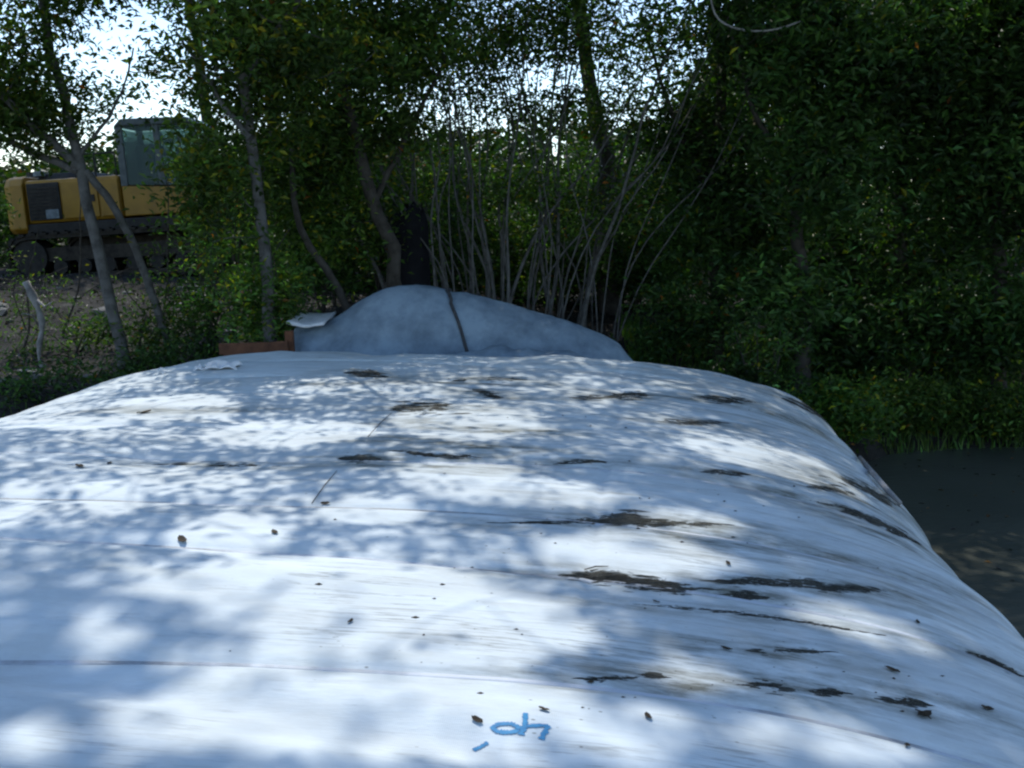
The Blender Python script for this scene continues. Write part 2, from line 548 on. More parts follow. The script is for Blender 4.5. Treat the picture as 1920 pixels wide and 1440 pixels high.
mk = MB()
ov = [(948 + 24 * math.cos(t), 1366 + 8.5 * math.sin(t)) for t in np.linspace(0, 2 * math.pi, 12)]
mk.add(*stroke(ov, 0.0065))
mk.add(*stroke([(986, 1338), (984, 1360), (977, 1379)], 0.0075))
mk.add(*stroke([(966, 1366), (990, 1362), (1028, 1361)], 0.0065))
mk.add(*stroke([(1028, 1361), (1021, 1375), (1014, 1387)], 0.0080))
mk.add(*stroke([(915, 1393), (902, 1401), (888, 1408)], 0.0065))
mko = mk.build('painted_mark', M['ink'])
cv = mko.data.attributes.new('cover', 'FLOAT', 'POINT')
cv.data.foreach_set('value', np.tile([0.0, 1.0, 0.0], len(mko.data.vertices) // 3).astype(np.float32))
mko.parent = tube_root
mko.matrix_parent_inverse = TM.inverted()
mko['label'] = "blue handwritten 40' mark, upside down to the viewer"

# ------------------------------------------------------------------ mud streaks on the tube
def mud_streak(name, pts, label, seed, group='mud streaks on the white tube'):
    """pts: (px, py, half height px) along the streak"""
    r = np.random.default_rng(seed)
    pts = np.array(pts, float)
    seg = np.r_[0, np.cumsum(np.hypot(np.diff(pts[:, 0]), np.diff(pts[:, 1])))]
    Lp = seg[-1]
    n = max(150, int(Lp * 0.9 + 0.2 * Lp * pts[:, 2].mean()))
    vs = []; fs = []; q = np.arange(7)
    for i in range(n):
        sp = r.random() * Lp * 1.06 - 0.03 * Lp
        if Lp > 130 and r.random() > 0.45 + 0.8 * fbm(np.array([sp / 40.0 + seed]), np.array([seed * 0.7]), seed, 2)[0] + 0.35: continue
        env = max(0.12, min(1.0, min(sp, Lp - sp) / (0.14 * Lp + 4)))
        hh = float(np.interp(sp, seg, pts[:, 2])) * env
        py = float(np.interp(sp, seg, pts[:, 1])) + r.normal() * hh * 0.55 + 0.8 * float(fbm(np.array([sp / 25.0]), np.array([seed * 1.1]), 5, 2)[0]) * hh * 0.5
        px = float(np.interp(sp, seg, pts[:, 0])) + r.normal() * 2
        loc, nr = on_tube(px, py)
        if loc is None: continue
        d = (loc - Vector((0, 0, CAM_Z))).length / FOC
        k = 0.35 + 0.9 * r.random() ** 1.5
        fine = r.random() < 0.55
        if fine: k *= 0.32
        lx = (9.0 + 0.9 * hh) * d * k * 1.5; ly = (0.9 + 0.20 * hh) * d * k * (4.0 if fine else 2.0)
        ex_ = nr.cross(Vector((0, -1, 0))).cross(nr).normalized() if False else Vector((1, 0, 0)) - nr * nr.x
        ex_.normalize(); ey_ = nr.cross(ex_)
        o0 = len(vs); h_ = min(0.0045, 0.2 * min(lx, ly)) * (0.4 + r.random())
        for t in q:
            a_ = 2 * math.pi * t / 7; w_ = 0.6 + 0.7 * r.random()
            vs.append(loc + ex_ * lx * w_ * math.cos(a_) + ey_ * ly * w_ * math.sin(a_) - nr * 0.0015)
        for t in q:
            a_ = 2 * math.pi * (t + 0.3) / 7; w_ = 0.35 + 0.35 * r.random()
            vs.append(loc + ex_ * lx * w_ * math.cos(a_) + ey_ * ly * w_ * math.sin(a_) + nr * h_ * (0.5 + r.random()))
        for t in range(7):
            fs.append((o0 + t, o0 + (t + 1) % 7, o0 + 7 + (t + 1) % 7, o0 + 7 + t))
        fs.append(tuple(o0 + 7 + t for t in range(7)))
    me = bpy.data.meshes.new(name); me.from_pydata([tuple(v) for v in vs], [], fs); me.update()
    for p_ in me.polygons: p_.use_smooth = True
    cv = me.attributes.new('cover', 'FLOAT', 'POINT')
    cv.data.foreach_set('value', np.tile(np.r_[np.zeros(7), np.full(7, 0.85)], len(vs) // 14).astype(np.float32))
    o = link(name, me, M['mud'])
    tag(o, label, 'mud', group)
    return o


MUD = [
    ([(1035, 1082, 5), (1120, 1080, 10), (1200, 1090, 12), (1280, 1102, 10), (1345, 1106, 6)], 'wide olive mud streak in the middle of the tube, left half of the longest band'),
    ([(1325, 1089, 5), (1420, 1092, 7), (1540, 1099, 7), (1680, 1108, 4)], 'long thin dark mud streak running right towards the canal edge'),
    ([(1362, 1115, 5), (1400, 1117, 7), (1436, 1119, 4)], 'short dark mud dab just below the longest mud band'),
    ([(925, 980, 2), (1050, 980, 3), (1120, 975, 8), (1180, 973, 12), (1230, 980, 6), (1370, 984, 3)], 'dark mud streak with a lumpy middle along the fourth seam'),
    ([(735, 768, 13), (760, 764, 12), (800, 764, 10), (860, 764, 8), (892, 766, 4)], 'thick black mud clod near the far end, left of centre'),
    ([(640, 860, 5), (670, 861, 8), (712, 862, 4)], 'small olive mud dab left of centre behind the bright patches'),
    ([(735, 845, 3), (800, 852, 4), (900, 858, 3)], 'thin greenish mud line left of centre, right of the small olive dab'),
    ([(1232, 790, 3), (1290, 792, 6), (1362, 793, 3)], 'narrow dark mud streak on the far right of the top'),
    ([(1140, 744, 8), (1165, 743, 6), (1190, 743, 7), (1212, 742, 9)], 'square-ended dark mud clump near the far end, right of centre'),
    ([(892, 730, 4), (912, 737, 5), (936, 746, 4)], 'short slanting black mud clump at the far end'),
    ([(855, 714, 3), (900, 709, 5), (985, 712, 3)], 'arched dark mud line just in front of the grey hump'),
    ([(655, 699, 5), (690, 700, 8), (722, 707, 4)], 'dark mud dab below the left half of the grey hump'),
    ([(1305, 744, 3), (1350, 748, 7), (1405, 753, 3)], 'dark mud streak close to the far right rim'),
    ([(1470, 748, 3), (1505, 760, 7), (1542, 782, 5)], 'dark mud patch on the far right shoulder below the shrubs'),
    ([(1318, 885, 3), (1370, 886, 6), (1402, 889, 3)], 'small dark mud streak with a lump on the right half'),
    ([(1540, 893, 3), (1590, 903, 7), (1640, 925, 9), (1685, 948, 5)], 'brown mud patch under the bare pole on the canal side'),
    ([(1515, 913, 3), (1560, 918, 5), (1600, 926, 3)], 'small mud smear left of the brown patch on the canal side'),
    ([(1520, 938, 2), (1590, 955, 4), (1660, 985, 8), (1720, 1018, 4)], 'curved dark mud fold running down the canal side'),
    ([(1388, 1284, 4), (1430, 1284, 9), (1480, 1295, 5), (1592, 1300, 6)], 'dark mud streak with a raised left end near the lower right'),
    ([(1648, 1310, 3), (1700, 1316, 6), (1742, 1322, 6)], 'short dark mud streak ending in a clod at the lower right'),
    ([(1408, 1220, 7), (1450, 1221, 5), (1560, 1222, 2)], 'thin brown mud streak above the lower right clods'),
    ([(1080, 1272, 2), (1150, 1272, 4), (1195, 1269, 3)], 'thin brown mud line on the nearest clear seam'),
    ([(1205, 1265, 3), (1225, 1266, 5), (1252, 1271, 3)], 'small mud crumb right of the thin brown line'),
    ([(1815, 1222, 3), (1860, 1240, 5), (1915, 1268, 4)], 'dark mud crease at the right edge of the picture'),
    ([(1195, 1133, 2), (1350, 1146, 3), (1500, 1165, 2.5), (1650, 1190, 2)], 'very thin mud line sagging across the right half'),
    ([(290, 871, 2), (400, 871, 4), (520, 874, 2)], 'faint grey mud line on the left half of the tube'),
    ([(1045, 870, 2), (1080, 865, 4), (1135, 866, 3)], 'short blue-grey mud line right of centre'),
    ([(1075, 746, 2), (1100, 747, 4), (1135, 746, 3)], 'flat mud smear left of the square-ended clump'),
]
for k, (mp, lab) in enumerate(MUD):
    mud_streak('mud_streak', mp, lab, 300 + k)
# stain the cloth round each streak
wv_ = tverts @ np.array(TM.to_3x3()).T
stain = np.zeros(len(wv_))
GRIME = [([(740, 790, 6), (850, 800, 9), (1030, 815, 6)], ''), ([(700, 820, 5), (860, 835, 7), (1000, 845, 5)], ''), ([(1500, 890, 8), (1600, 930, 14), (1700, 990, 8)], ''), ([(1480, 930, 6), (1600, 975, 10), (1720, 1040, 6)], ''),
         ([(1300, 1290, 5), (1460, 1280, 9), (1700, 1310, 5)], ''), ([(1250, 1000, 6), (1340, 1015, 8), (1450, 1010, 4)], ''), ([(600, 720, 4), (760, 715, 6), (1000, 722, 5)], ''), ([(200, 770, 3), (330, 772, 5), (480, 768, 4)], ''),
         ([(1230, 740, 4), (1400, 760, 8), (1520, 800, 6)], ''), ([(1550, 1040, 5), (1700, 1080, 7), (1800, 1110, 4)], ''), ([(640, 870, 4), (780, 875, 6), (900, 880, 4)], '')]
for mp, lab in MUD + GRIME:
    q = []
    for (x0, y0, h0), (x1, y1, h1) in zip(mp[:-1], mp[1:]):
        for t in np.linspace(0, 1, 7):
            loc, _ = on_tube(x0 + (x1 - x0) * t, y0 + (y1 - y0) * t)
            if loc is not None: q.append((loc.x, loc.y, (h0 + (h1 - h0) * t)))
    q = np.array(q)
    near_ = (wv_[:, 0] > q[:, 0].min() - 0.6) & (wv_[:, 0] < q[:, 0].max() + 0.6) & (wv_[:, 1] > q[:, 1].min() - 0.4) & (wv_[:, 1] < q[:, 1].max() + 0.4) & (wv_[:, 2] > 0.5)
    id_ = np.nonzero(near_)[0]
    d2 = ((wv_[id_, None, 0] - q[None, :, 0]) / 0.26) ** 2 + ((wv_[id_, None, 1] - q[None, :, 1]) / 0.08) ** 2
    stain[id_] = np.maximum(stain[id_], (np.exp(-d2) * np.clip(0.55 + q[None, :, 2] / 14, 0, 1)).max(1) * 1.0)
sat = body_o.data.attributes.new('stain', 'FLOAT', 'POINT')
sat.data.foreach_set('value', stain.astype(np.float32))

# ------------------------------------------------------------------ the grey fabric hump behind the tube
BY = 9.75
ridge_px = [(550, 607), (560, 605), (600, 604), (625, 597), (660, 574), (700, 549), (740, 538), (780, 535), (830, 541),
            (900, 554), (960, 572), (1030, 592), (1100, 616), (1150, 637), (1178, 655), (1186, 690)]
ridge = [at(px, py, BY) for px, py in ridge_px]
rx = np.array([p.x for p in ridge]); rz = np.array([p.z for p in ridge])
bag_base = 0.25
bag = empty('fabric_bag', (float(rx.mean()), BY, bag_base))
tag(bag, 'fabric hump toned grey-blue for its shade, tied with a dark rope, lying behind the white tube', 'fabric bag')
ns, nj = 140, 44
xs = np.linspace(rx[0] - 0.01, rx[-1] + 0.02, ns); zs = np.interp(xs, rx, rz)
kz = np.ones(9) / 9; zs = np.convolve(np.pad(zs, 4, mode='edge'), kz, 'valid'); zs[:4] -= np.array([0.10, 0.04, 0.02, 0.01])
ph = np.linspace(-0.12, math.pi + 0.12, nj)
XS, PHI = np.meshgrid(xs, ph, indexing='ij')
ZS = np.repeat(zs[:, None], nj, 1)
ends = np.clip(np.minimum((xs - xs[0]) * 3, xs[-1] - xs) / 0.5, 0.05, 1) ** 0.4
dep = (0.62 * ends)[:, None]
yo = -np.cos(PHI) * dep; zo = np.sign(np.sin(PHI)) * np.abs(np.sin(PHI)) ** 0.75 * (ZS - bag_base)
dsp = 0.016 * fbm(XS * 1.6 + 0.6 * PHI, PHI * 2.0, 31, 3) + 0.006 * fbm(XS * 6 + PHI * 7, PHI * 4, 32, 3)
dsp = dsp - 0.018 * np.exp(-(fbm(XS * 1.3 + 0.9 * np.cos(PHI), PHI * 1.1 + XS * 0.6, 35, 2) / 0.10) ** 2) + 0.007 * np.exp(-(fbm(XS * 2.4 - 0.8 * PHI, PHI * 0.9, 36, 2) / 0.09) ** 2)
rope_x = float(at(860, 580, BY).x)
dsp = dsp - 0.018 * np.exp(-((XS - rope_x - 0.12 * (1 - zo)) / 0.05) ** 2)
vb = np.stack([XS - bag.location.x, yo - np.cos(PHI) * dsp, zo + np.sin(PHI) * dsp], -1)
link('body', np_mesh('bag_body', vb.reshape(-1, 3), grid_faces(ns, nj)), M['bag'], bag)


def bag_pt(px, phi, lift=0.0):
    i = int(np.clip(np.searchsorted(xs, px), 0, ns - 1)); j = phi
    jj = int(np.clip(round((phi - ph[0]) / (ph[-1] - ph[0]) * (nj - 1)), 0, nj - 1))
    p = vb[i, jj]
    return Vector((p[0], p[1] - math.cos(phi) * lift, p[2] + math.sin(phi) * lift))


rp = []
for ph_ in np.linspace(0.35, 2.6, 26):
    zrel = math.sin(ph_)
    x_ = rope_x - 0.12 + 0.42 * (1 - zrel) ** 0.8 if ph_ < math.pi / 2 else rope_x - 0.10
    rp.append(bag_pt(x_, ph_, 0.014))
MB().tube(rp, 0.016, 7).build('rope', M['rope'], bag, smooth_shade=True)
kn = rp[2]
MB().tube([kn + Vector((-0.05, -0.02, 0.02)), kn + Vector((0, -0.05, 0)), kn + Vector((0.05, -0.02, 0.03)), kn + Vector((0.07, -0.01, -0.1))], 0.02, 6).build('knot', M['rope'], bag, smooth_shade=True)
# upturned flap at the left end that catches the sun, its lit look also put into paler cloth
fx, fy_ = np.meshgrid(np.linspace(0, 1, 14), np.linspace(0, 1, 10), indexing='ij')
A = at(548, 606, BY - 0.18); B_ = at(618, 604, BY - 0.1)
fl = np.stack([A.x + (B_.x - A.x) * fx, BY - 0.42 + 0.7 * fy_, A.z + 0.02 - 0.03 * np.sin(fx * 3) + 0.05 * fy_ + 0.012 * fbm(fx * 3, fy_ * 3, 3, 2)], -1)
fl -= np.array([bag.location.x, BY, bag_base])
fo = link('flap', np_mesh('flap', fl.reshape(-1, 3), grid_faces(14, 10)), M['scrap'], bag)
sm = fo.modifiers.new('thick', 'SOLIDIFY'); sm.thickness = 0.025; sm.offset = 0
# crumpled slack cloth between hump and tube
fx, fy_ = np.meshgrid(np.linspace(0, 1, 70), np.linspace(0, 1, 26), indexing='ij')
cx0 = at(600, 672, 8.9).x; cx1 = at(1270, 680, 8.9).x
edge = np.sin(math.pi * fx) ** 0.5
cw = np.stack([cx0 + (cx1 - cx0) * fx, 8.35 + 0.95 * fy_ + 0.05 * fbm(fx * 8, fy_ * 2, 41, 2),
               1.30 - 0.20 * fy_ + 0.10 * edge * np.sin(fy_ * math.pi) * (0.8 + 0.7 * fbm(fx * 5, fy_ * 1.5, 43, 2)) + 0.045 * fbm(fx * 16, fy_ * 4, 42, 3) * edge - 0.22 * (1 - edge) - 0.10 * (1 - np.sin(fy_ * math.pi))], -1)
cw -= np.array([bag.location.x, BY, bag_base])
link('slack_fold', np_mesh('slack_fold', cw.reshape(-1, 3), grid_faces(70, 26)), M['bag'], bag)

# ------------------------------------------------------------------ brown timber left of the hump, pale cloth scraps on the crest
tb = at(488, 668, 9.2)
timber = empty('timber_frame', (tb.x, tb.y, gz(tb.x, tb.y)))
tag(timber, 'low red-brown timber board with an upright post left of the grey hump', 'timber')
zt = tb.z - timber.location.z
MB().box(-0.36, 0.30, -0.03, 0.03, zt - 0.28, zt + 0.02, Matrix.Rotation(R(3), 4, 'Y')).build('board', M['wood'], timber, 0.006)
MB().box(-0.36, 0.28, -0.02, 0.04, zt + 0.03, zt + 0.13, Matrix.Rotation(R(-2), 4, 'Y')).build('board', M['wood'], timber, 0.006)
MB().box(0.245, 0.32, 0.045, 0.115, -0.12, zt + 0.22, Matrix.Rotation(R(-2), 4, 'Y')).build('post', M['wood'], timber, 0.006)
for dx_ in (-0.30, -0.02):
    MB().box(dx_, dx_ + 0.06, 0.035, 0.09, -0.12, zt + 0.10).build('stake', M['wood'], timber, 0.004)


def scrap(px, py, w, h, label, seed):
    loc, nr = on_tube(px, py)
    r = np.random.default_rng(seed)
    a, b = np.meshgrid(np.linspace(-1, 1, 16), np.linspace(-1, 1, 12), indexing='ij')
    rr = np.clip(1 - (a * a + b * b) * 0.5, 0, 1)
    z = h * rr * (0.75 + 0.6 * fbm(a * 2.2 + seed, b * 2.2, seed, 3)) - 0.006 * (1 - rr)
    vs = np.stack([a * w * (1 + 0.15 * np.sin(b * 5 + seed)), b * w * 0.6, z], -1).reshape(-1, 3)
    o = link('cloth_scrap', np_mesh('cloth_scrap', vs, grid_faces(16, 12)), M['scrap'])
    o.location = loc; o.rotation_euler = (0, 0, r.random() * 0.6 - 0.3)
    s_ = o.modifiers.new('thick', 'SOLIDIFY'); s_.thickness = 0.006
    tag(o, label, 'cloth scrap', 'pale scraps on the far rim of the tube')


scrap(418, 690, 0.12, 0.06, 'largest pale crumpled cloth scrap on the rim left of the brown timber', 1)
scrap(374, 694, 0.04, 0.04, 'small pale cloth tuft on the far rim, left of the largest scrap', 2)
scrap(303, 702, 0.022, 0.05, 'narrow upright pale cloth tip, leftmost on the far rim', 3)

# pole pressed on the canal side
pp = [on_tube(x, y)[0] + Vector((0.0, 0.0, 0.03)) for x, y in ((1612, 862), (1640, 902), (1668, 935), (1688, 955))]
po = MB().tube(pp, [0.014, 0.016, 0.016, 0.012], 7).build('bare_pole', M['dead'], smooth_shade=True)
tag(po, 'pale bare pole lying against the canal side of the white tube', 'pole')

# ------------------------------------------------------------------ excavator
EXG = 1.46
ex = empty('excavator', (-6.98, 19.6, EXG), (0, R(-3.6), R(-2)))
tag(ex, 'yellow excavator with dark cab parked on the left bank behind trees', 'excavator')
for sy in (-1, 1):
    y0, y1 = (-1.4, -0.85) if sy < 0 else (0.85, 1.4)
    tr = MB()
    out = []
    for t in np.linspace(-math.pi / 2, math.pi / 2, 9): out.append((1.55 + 0.40 * math.cos(t), 0.42 + 0.40 * math.sin(t)))
    for t in np.linspace(math.pi / 2, 1.5 * math.pi, 9): out.append((-1.75 + 0.40 * math.cos(t), 0.42 + 0.40 * math.sin(t)))
    inn = [(x * 0.985 + 0.0, 0.42 + (z - 0.42) * 0.82) for x, z in out]
    n = len(out)
    vs = [(x, y0, z) for x, z in out] + [(x, y1, z) for x, z in out] + [(x, y0, z) for x, z in inn] + [(x, y1, z) for x, z in inn]
    fs = []
    for i in range(n):
        j = (i + 1) % n
        fs += [(i, j, n + j, n + i), (2 * n + i, 3 * n + i, 3 * n + j, 2 * n + j), (i, 2 * n + i, 2 * n + j, j), (n + i, n + j, 3 * n + j, 3 * n + i)]
    tr.add(vs, fs)
    track = tr.build('track', M['steel'], ex)
    # shoes
    P_ = np.array(out + [out[0]]); sg = np.r_[0, np.cumsum(np.hypot(*np.diff(P_, axis=0).T))]
    shoe = MB().box(-0.075, 0.075, y0 - 0.03, y1 + 0.03, -0.01, 0.035); shoe.box(-0.012, 0.012, y0 - 0.03, y1 + 0.03, 0.035, 0.06)
    sme = None
    for q in range(44):
        s = (q + 0.5) / 44 * sg[-1]
        x = np.interp(s, sg, P_[:, 0]); z = np.interp(s, sg, P_[:, 1])
        x2 = np.interp((s + 0.02) % sg[-1], sg, P_[:, 0]); z2 = np.interp((s + 0.02) % sg[-1], sg, P_[:, 1])
        ang = math.atan2(z2 - z, x2 - x)
        if sme is None:
            so = shoe.build('track_shoe', M['steel'], track); sme = so.data
        else:
            so = link('track_shoe', sme, None, track)
        so.location = (x, 0, z); so.rotation_euler = (0, -ang + math.pi, 0)
    yw0, yw1 = (-1.36, -0.9) if sy < 0 else (0.9, 1.36)
    for cx_, rad, nm in ((1.55, 0.30, 'idler'), (-1.75, 0.32, 'sprocket')):
        MB().tube([(cx_, yw0, 0.42), (cx_, yw1, 0.42)], rad, 18).build(nm, M['black'], track)
    for cx_ in np.linspace(-1.2, 1.05, 6):
        MB().tube([(cx_, yw0, 0.22), (cx_, yw1, 0.22)], 0.13, 12).build('roller', M['black'], track)
    MB().box(-1.45, 1.25, yw0 + 0.06, yw1 - 0.06, 0.33, 0.58).build('track_frame', M['steel'], track)
MB().box(-0.9, 0.9, -0.84, 0.84, 0.35, 0.72).build('car_body', M['steel'], ex, 0.03)
MB().tube([(0, 0, 0.72), (0, 0, 0.9)], 0.62, 24).build('slew_ring', M['black'], ex)
MB().box(-1.75, 1.75, -1.32, 1.32, 0.84, 1.02).build('deck', M['black'], ex, 0.02)
# counterweight: rounded rear block
cwp = []
for t in np.linspace(-math.pi / 2, math.pi / 2, 13): cwp.append((-1.72 - 0.68 * math.cos(t) ** 0.7, 1.36 * math.sin(t)))
cwm = MB()
n = len(cwp); lv = [(0.86, 0.93), (0.94, 1.0), (1.72, 1.0), (1.84, 0.95), (1.88, 0.88)]
vs = [(-1.72 + (x + 1.72) * k, y * k, z) for z, k in lv for x, y in cwp]
fs = [(l * n + i, l * n + i + 1, (l + 1) * n + i + 1, (l + 1) * n + i) for l in range(len(lv) - 1) for i in range(n - 1)]
fs += [tuple(reversed(range(n))), tuple((len(lv) - 1) * n + i for i in range(n))]
fs += [(l * n + n - 1, l * n, (l + 1) * n, (l + 1) * n + n - 1) for l in range(len(lv) - 1)]
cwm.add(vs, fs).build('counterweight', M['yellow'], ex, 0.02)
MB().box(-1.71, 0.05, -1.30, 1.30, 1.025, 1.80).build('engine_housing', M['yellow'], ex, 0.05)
dp = MB().box(-1.66, -1.06, -1.335, -1.302, 1.08, 1.74).build('side_door', M['black'], ex, 0.012)
for k in range(9):
    MB().box(-1.62, -1.10, -1.352, -1.337, 1.14 + k * 0.062, 1.17 + k * 0.062).build('louvre', M['steel'], dp)
MB().box(-1.34, -1.10, -1.362, -1.353, 1.10, 1.26).build('data_plate', M['decal'], dp)
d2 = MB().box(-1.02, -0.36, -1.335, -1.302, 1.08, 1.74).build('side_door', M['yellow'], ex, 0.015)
MB().box(-0.48, -0.42, -1.355, -1.336, 1.36, 1.48).build('handle', M['black'], d2)
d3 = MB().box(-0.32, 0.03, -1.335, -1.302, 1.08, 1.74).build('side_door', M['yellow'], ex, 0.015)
MB().box(-1.65, -0.7, -0.95, 0.9, 1.805, 1.93, None, 0.06).build('engine_hood', M['black'], ex, 0.02)
MB().tube([(-1.35, 0.35, 1.9), (-1.35, 0.35, 2.18), (-1.42, 0.35, 2.24)], 0.055, 12).build('exhaust', M['black'], ex)
MB().tube([(-1.9, -0.5, 1.885), (-1.9, -0.5, 2.0)], 0.13, 14).build('air_cleaner', M['black'], ex)
MB().tube([(-1.55, -1.0, 1.885), (-1.55, -1.0, 1.97)], 0.10, 14).build('filler_cap', M['decal'], ex)
hr = MB(); hr.tube([(-0.75, -1.25, 1.78), (-0.75, -1.25, 2.2), (0.0, -1.25, 2.2), (0.0, -1.25, 1.78)], 0.018, 6)
hr.tube([(-0.38, -1.25, 1.78), (-0.38, -1.25, 2.2)], 0.018, 6); hr.build('handrail', M['black'], ex)
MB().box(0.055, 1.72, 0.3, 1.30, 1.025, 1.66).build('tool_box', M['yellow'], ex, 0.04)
# cab on the near side
cab = empty('cab', (0.0, 0, 0.09)); cab.parent = ex; cab.scale = (1, 1, 0.93)
side = [(0.08, 1.04), (1.72, 1.04), (1.80, 1.55), (1.50, 2.72), (1.38, 2.82), (0.22, 2.84), (0.10, 2.76)]
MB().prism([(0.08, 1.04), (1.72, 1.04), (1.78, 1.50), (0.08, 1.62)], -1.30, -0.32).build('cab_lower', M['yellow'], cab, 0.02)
MB().prism([(0.06, 2.74), (1.52, 2.70), (1.40, 2.84), (0.2, 2.88)], -1.33, -0.29).build('roof', M['cabgrey'], cab, 0.03)
for y_ in (-1.30, -0.37):
    MB().prism([(0.08, 1.62), (0.20, 1.62), (0.20, 2.74), (0.08, 2.74)], y_, y_ + 0.05).build('pillar', M['cabgrey'], cab)
    MB().prism([(1.68, 1.52), (1.78, 1.50), (1.50, 2.71), (1.41, 2.71)], y_, y_ + 0.05).build('pillar', M['cabgrey'], cab)
MB().prism([(0.78, 1.60), (0.90, 1.59), (0.86, 2.73), (0.76, 2.73)], -1.30, -1.25).build('pillar', M['cabgrey'], cab)
MB().prism([(0.21, 1.63), (0.775, 1.60), (0.755, 2.72), (0.21, 2.73)], -1.285, -1.27).build('window', M['glass'], cab)
MB().prism([(0.905, 1.59), (1.675, 1.53), (1.405, 2.70), (0.865, 2.72)], -1.285, -1.27).build('window', M['glass'], cab)
MB().prism([(0.21, 1.63), (1.675, 1.53), (1.405, 2.70), (0.21, 2.72)], -0.345, -0.33).build('window', M['glass'], cab)
seat = MB().box(0.35, 0.85, -1.05, -0.55, 1.5, 1.75); seat.box(0.30, 0.45, -1.05, -0.55, 1.75, 2.4); seat.build('seat', M['black'], cab, 0.04)
MB().box(0.095, 0.12, -1.24, -0.39, 1.66, 2.70).build('window', M['glass'], cab)
mr = MB().tube([(1.66, -1.34, 2.2), (1.78, -1.5, 2.25)], 0.012, 6); mr.box(1.74, 1.80, -1.58, -1.44, 2.1, 2.36); mr.build('mirror', M['black'], ex)
# boom, stick and bucket reach right behind the trees
boom = [(1.45, 1.35), (1.75, 1.15), (2.5, 1.75), (3.3, 2.0), (4.0, 1.95), (5.2, 1.25), (5.3, 1.48), (4.15, 2.32), (3.2, 2.48), (2.2, 2.15)]
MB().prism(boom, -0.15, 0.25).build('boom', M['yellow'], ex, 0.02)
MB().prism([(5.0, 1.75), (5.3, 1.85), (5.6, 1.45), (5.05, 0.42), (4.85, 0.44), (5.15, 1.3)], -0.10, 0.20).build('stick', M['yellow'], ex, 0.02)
for y_ in (-0.28, 0.34):
    MB().tube([(1.9, y_, 1.15), (2.5, y_, 1.6)], 0.075, 10).build('boom_cylinder', M['black'], ex)
    MB().tube([(2.5, y_, 1.6), (3.1, y_, 2.0)], 0.045, 10).build('cylinder_rod', M['steel'], ex)
MB().tube([(3.5, 0.05, 2.5), (4.4, 0.05, 2.3)], 0.075, 10).build('stick_cylinder', M['black'], ex)
MB().tube([(4.4, 0.05, 2.3), (5.1, 0.05, 1.8)], 0.045, 10).build('cylinder_rod', M['steel'], ex)
MB().prism([(4.83, 0.50), (5.10, 0.50), (5.25, 0.38), (5.2, 0.1), (4.9, -0.06), (4.45, -0.08), (4.4, 0.0), (4.8, 0.08), (5.0, 0.2), (4.95, 0.36)], -0.5, 0.6).build('bucket', M['steel'], ex, 0.015)

# ------------------------------------------------------------------ foliage
# canopy leaves are thinned to shape the light: sun patches wanted on the tube (shadow footprint tested on the tube's top plane)
LIT = [(580, 1110, 350, 80), (640, 1340, 520, 110), (190, 1180, 75, 42), (210, 945, 70, 38), (420, 1005, 130, 40),
       (560, 812, 190, 26), (880, 800, 150, 38), (1010, 930, 190, 26), (1180, 1020, 170, 38), (1440, 820, 160, 34),
       (1560, 1305, 200, 55), (60, 1400, 90, 60), (960, 1165, 150, 60), (1160, 1330, 150, 70), (1600, 1080, 150, 32),
       (700, 965, 100, 28), (860, 895, 120, 24), (330, 765, 130, 26), (120, 790, 120, 16), (1300, 1220, 110, 36), (40, 920, 40, 24), (1280, 960, 120, 24), (640, 1230, 360, 50)]
LIT_GROUND = [(3.3, 10.1, 0.5, 1.0, 0.5), (4.7, 10.9, 0.5, 1.1, 0.5), (2.5, 9.8, 0.6, 0.6, 0.4), (-2.4, 9.5, 1.6, 0.45, 0.4), (-5.2, 12.0, 1.1, 1.3, 0.5), (-4.0, 13.8, 1.2, 1.2, 0.3)]   # sun patches let through to the ground: x, y, z, radii


def shadow_keep(P, r):
    """False for leaves cut away so the sun reaches a LIT patch"""
    t = (P[:, 2] - 1.42) / SUN.z
    qx = P[:, 0] - SUN.x * t; qy = P[:, 1] - SUN.y * t
    dz = 1.42 - CAM_Z
    d = qy * math.cos(PITCH) - dz * math.sin(PITCH)
    d = np.where(d < 0.3, 0.3, d)
    px = 960 + FOC * qx / d; py = 720 - FOC * (qy * math.sin(PITCH) + dz * math.cos(PITCH)) / d
    wob = 0.35 * fbm(qx * 3.1, qy * 3.1, 77, 3)
    hole = np.zeros(len(P))
    for cx, cy, a, b in LIT:
        e = ((px - cx) / a) ** 2 + ((py - cy) / b) ** 2 + wob
        hole = np.maximum(hole, smooth(1.25, 0.75, e))
    for cx, cy, cz, a, b in LIT_GROUND:
        t = (P[:, 2] - cz) / SUN.z
        gx_ = P[:, 0] - SUN.x * t; gy_ = P[:, 1] - SUN.y * t
        e = ((gx_ - cx) / a) ** 2 + ((gy_ - cy) / b) ** 2 + wob
        hole = np.maximum(hole, 0.8 * smooth(1.25, 0.75, e) * (t > 0.5))
    return r.random(len(P)) > hole * 0.95


